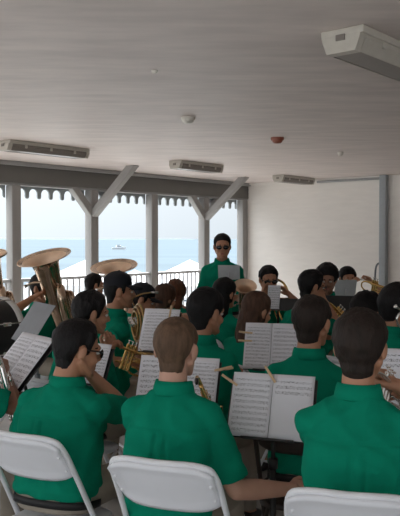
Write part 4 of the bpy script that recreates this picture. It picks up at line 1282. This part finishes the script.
st8 = music_stand(345, 289, 7.2, 168, 14, 'black music stand before the person half hidden by a page',
    [], w=.22, h=.19, m='palegrey')
st8b = music_stand(345, 305, 6.0, 18, 20, 'wide black music stand below the grey page by the white wall', [], w=.34, h=.16)
st9 = music_stand(277, 304, 6.0, 20, 16, 'wide black music stand with one grey looking page below the trombone player',
    [(3, 'grey looking page below the person with the trombone')], w=.33, h=.10, pw=.105, ph=.2, pxo=-.03)
st10 = music_stand(229, 272, 6.85, 186, 18, 'grey music stand in front of the standing conductor', [], w=.20, h=.14, m='palegrey')
stg = music_stand(32, 322, 4.9, 58, 34, 'grey metal music stand in front of the tall tuba', [], w=.40, h=.30, m='standgrey')

clothespin(st6, -.155, .085, 6, 'upper level clothespin on the page before the long brown hair')
clothespin(st6, -.155, .035, 2, 'lower level clothespin on the page before the long brown hair')
clothespin(st5, -.185, .100, 30, 'tilted clothespin at the outer top corner of the two open pages')
clothespin(st4, .215, .085, -14, 'clothespin on the page edge by the light brown head')
clothespin(st5, -.015, .135, 52, 'clothespin at the middle top between the two open pages')
clothespin(st3, .06, .135, 88, 'upright clothespin on the single page beyond the light brown hair', )

# ---- instruments
def pm(key, loc, yaw=0, tilt=0, roll=0):
    return PEOPLE[key]['M'] @ frame(V(loc), yaw, tilt, roll)
def mouth(key): return PEOPLE[key]['M'] @ PEOPLE[key]['HM'] @ V((0, .097, -.064))
def atmouth(key, yaw, tilt, roll=0, gap=.004):
    p = mouth(key); f = PEOPLE[key]['face'] + yaw
    return frame(p, f, tilt, roll) @ Matrix.Translation(V((0, gap, 0)))
# tall tuba: bell rim centre at (44,258)
def bell_up(px, py, depth, H, lean_to, lean_deg, face):
    """place a tuba so that its bell rim is centred at px,py and leans by lean_deg towards compass lean_to"""
    rim = at(px, py, depth)
    ax = V((math.sin(R(lean_to)) * math.sin(R(lean_deg)), math.cos(R(lean_to)) * math.sin(R(lean_deg)), math.cos(R(lean_deg))))
    f = V((math.sin(R(face)), math.cos(R(face)), 0)); f = (f - ax * f.dot(ax)).normalized()
    x = f.cross(ax)
    Mx = Matrix((x, f, ax)).transposed().to_4x4(); Mx.translation = rim - ax * H
    return Mx
tuba(bell_up(44, 257.5, 6.0, .88, 196, 25, 60) @ Matrix.Translation(V((0, 0, .88))) @ Matrix.Rotation(R(-9), 4, 'Y') @ Matrix.Translation(V((0, 0, -.88))), 'tall tuba with its pale bell tilted up towards us, beside the post', MT['tuba'], H=.88, rb=.218)
tuba(bell_up(114, 266.5, 7.5, .90, 195, 17, 60), 'lower tuba whose wide bell shows above the black cap', MT['tuba'], H=.90, rb=.235)
tuba(bell_up(-12, 255, 7.0, .95, 200, 18, 60), 'tuba of which only the bell edge enters the photo', MT['tuba'], rb=.17)
saxophone(frame(at(197, 384, 3.06), 2, 0, -21) @ Matrix.Scale(.76, 4), 'brass saxophone with keys showing past the shoulder of the light brown haired person', MT['brass'], 1.0)
trumpet(atmouth('p3', 24, -30), 'silver trumpet held by the nearest seated person', MT['silver'])
trumpet(frame(at(104, 341, 4.45), 58, -22), 'brass trumpet before the dark haired player in profile', MT['brass'])
french_horn(frame(at(139, 324, 5.42), 250, 0, -20), 'gold french horn in front of the capped player looking down', MT['brass_dim'])
trumpet(frame(at(124, 357, 4.66), 60, -20), 'gold horn at the hand of the capped player with the bare arm', MT['brass'], cat='horn', name='flugelhorn')
trombone(atmouth('p13', -4, -38), 'trombone whose bow shows over the shoulder of the player in dark glasses', MT['brass'], ext=.5)
bh = tuba(bell_up(245, 286, 6.05, .5, 178, 33, 40) @ Matrix.Scale(.5, 4), 'pale horn with a round bell facing us, below the conductor', MT['tuba'], H=1.0, rb=.192, name='baritone_horn', cat='horn')
trumpet(atmouth('p14', 6, -42), 'pale brass trumpet pointing down from the player in glasses', MT['brass'])
trumpet(frame(at(361, 279, 6.95), 150, -12), 'brass trumpet held beside the grey page by the white wall', MT['brass'])
saxophone(frame(at(-17, 362, 3.34), 10, 0, -14), 'silver saxophone held at the photo edge below the slanting pages', MT['silver'])
trumpet(frame(at(395, 306, 4.2), 60, -30), 'silver trumpet under the round mass of black hair', MT['silver'])

# ---- drum at the edge, behind the stands
def drum(M, label):
    r = empty('bass_drum', M); tag(r, label, 'drum')
    rad, L = .28, .30
    bm = bmesh.new(); lathe(bm, [(rad, -L / 2), (rad, L / 2)], 44); build('shell', bm, MT['black'], r)
    for s in (-1, 1):
        bm = bmesh.new(); lathe(bm, [(.001, s * (L / 2 + .004)), (rad - .01, s * (L / 2 + .004)), (rad - .004, s * L / 2)], 44); build('drum_head', bm, MT['drumhead'], r)
        bm = bmesh.new(); lathe(bm, [(rad + .002, s * (L / 2 - .035)), (rad + .016, s * (L / 2 - .033)), (rad + .016, s * (L / 2 + .012)), (rad - .008, s * (L / 2 + .012))], 44); build('hoop', bm, MT['drumhead'], r)
    for k in range(8):
        a = 2 * PI * (k + .5) / 8
        bm = bmesh.new(); cyl(bm, V(((rad + .02) * math.cos(a), (rad + .02) * math.sin(a), -L / 2)), V(((rad + .02) * math.cos(a), (rad + .02) * math.sin(a), L / 2)), .005); 
        box(bm, ((rad + .008) * math.cos(a), (rad + .008) * math.sin(a), 0), (.03, .03, .07), bev=.004); build('lug', bm, MT['silver'], r)
    for a in (250, 290):
        bm = bmesh.new(); cyl(bm, V((rad * math.cos(R(a)) * 1.0, rad * math.sin(R(a)), 0)), V((rad * 1.5 * math.cos(R(a)), -.845, .0)), .010); build('leg', bm, MT['silver'], r)
    return r
dp = at(-14, 322, 5.7)
drum(Matrix.Translation(V((dp.x, dp.y, .85))) @ Matrix.Rotation(R(-40), 4, 'Z') @ Matrix.Rotation(PI / 2, 4, 'X'), 'black drum with white hoops at the photo edge behind the slanting pages')

# watch on the bare arm
P = PEOPLE['p7']; E, T = P['arms'][1]
w0 = E + (T - E) * .90; dirw = (T - E).normalized(); n1 = dirw.orthogonal().normalized(); n2 = dirw.cross(n1)
bm = bmesh.new(); tube(bm, [w0 + (n1 * math.cos(a) + n2 * math.sin(a)) * .031 for a in [2 * PI * k / 20 for k in range(20)]], .007, 8, closed=True, flat=.6)
build('wristwatch', bm, MT['white_tube'], P['root'])
# ================================================================== daylight
w = bpy.data.worlds.new('sky'); scene.world = w; w.use_nodes = True
nt = w.node_tree; ns = nt.nodes; lk = nt.links
bg = ns['Background']
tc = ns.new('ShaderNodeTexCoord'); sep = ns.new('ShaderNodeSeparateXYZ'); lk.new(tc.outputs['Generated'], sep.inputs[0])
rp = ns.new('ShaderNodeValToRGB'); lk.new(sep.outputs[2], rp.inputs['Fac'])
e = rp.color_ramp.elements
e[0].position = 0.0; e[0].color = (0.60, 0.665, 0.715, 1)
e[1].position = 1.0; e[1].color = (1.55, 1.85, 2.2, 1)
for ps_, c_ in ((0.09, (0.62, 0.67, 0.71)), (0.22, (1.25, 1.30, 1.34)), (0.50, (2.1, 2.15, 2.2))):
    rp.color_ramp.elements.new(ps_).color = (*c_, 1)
# the sky is brighter round the sun
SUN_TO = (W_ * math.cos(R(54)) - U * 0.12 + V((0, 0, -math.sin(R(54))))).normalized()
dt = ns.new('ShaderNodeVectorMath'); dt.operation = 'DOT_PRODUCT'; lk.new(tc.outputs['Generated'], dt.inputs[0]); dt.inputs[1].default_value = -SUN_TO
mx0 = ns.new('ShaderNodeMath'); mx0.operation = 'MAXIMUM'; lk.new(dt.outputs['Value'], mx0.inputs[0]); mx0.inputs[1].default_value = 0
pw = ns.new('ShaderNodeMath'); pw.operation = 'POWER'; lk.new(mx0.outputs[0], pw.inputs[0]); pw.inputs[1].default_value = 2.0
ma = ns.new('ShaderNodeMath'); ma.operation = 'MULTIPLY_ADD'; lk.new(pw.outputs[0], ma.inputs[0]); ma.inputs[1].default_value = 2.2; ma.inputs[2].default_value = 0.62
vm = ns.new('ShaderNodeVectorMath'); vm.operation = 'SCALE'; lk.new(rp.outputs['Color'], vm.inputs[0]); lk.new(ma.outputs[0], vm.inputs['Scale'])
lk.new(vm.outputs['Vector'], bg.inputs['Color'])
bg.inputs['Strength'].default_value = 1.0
sd = bpy.data.lights.new('sun', 'SUN'); sd.energy = SUN_E if 'SUN_E' in globals() else 10.0; sd.angle = R(0.6); sd.color = (1.0, 0.95, 0.88)
so = bpy.data.objects.new('sun', sd); COL.objects.link(so)
# high sun standing over the water side
SUN_TO = (W_ * math.cos(R(54)) - U * 0.12 + V((0, 0, -math.sin(R(54))))).normalized()
so.rotation_euler = SUN_TO.to_track_quat('-Z', 'Y').to_euler()

vs = scene.view_settings
vs.view_transform = 'Standard'; vs.look = 'None'; vs.gamma = 1.0; vs.use_curve_mapping = False
vs.exposure = 0.22
scene.cycles.use_denoising = True
scene.cycles.max_bounces = 10
scene.cycles.diffuse_bounces = 8
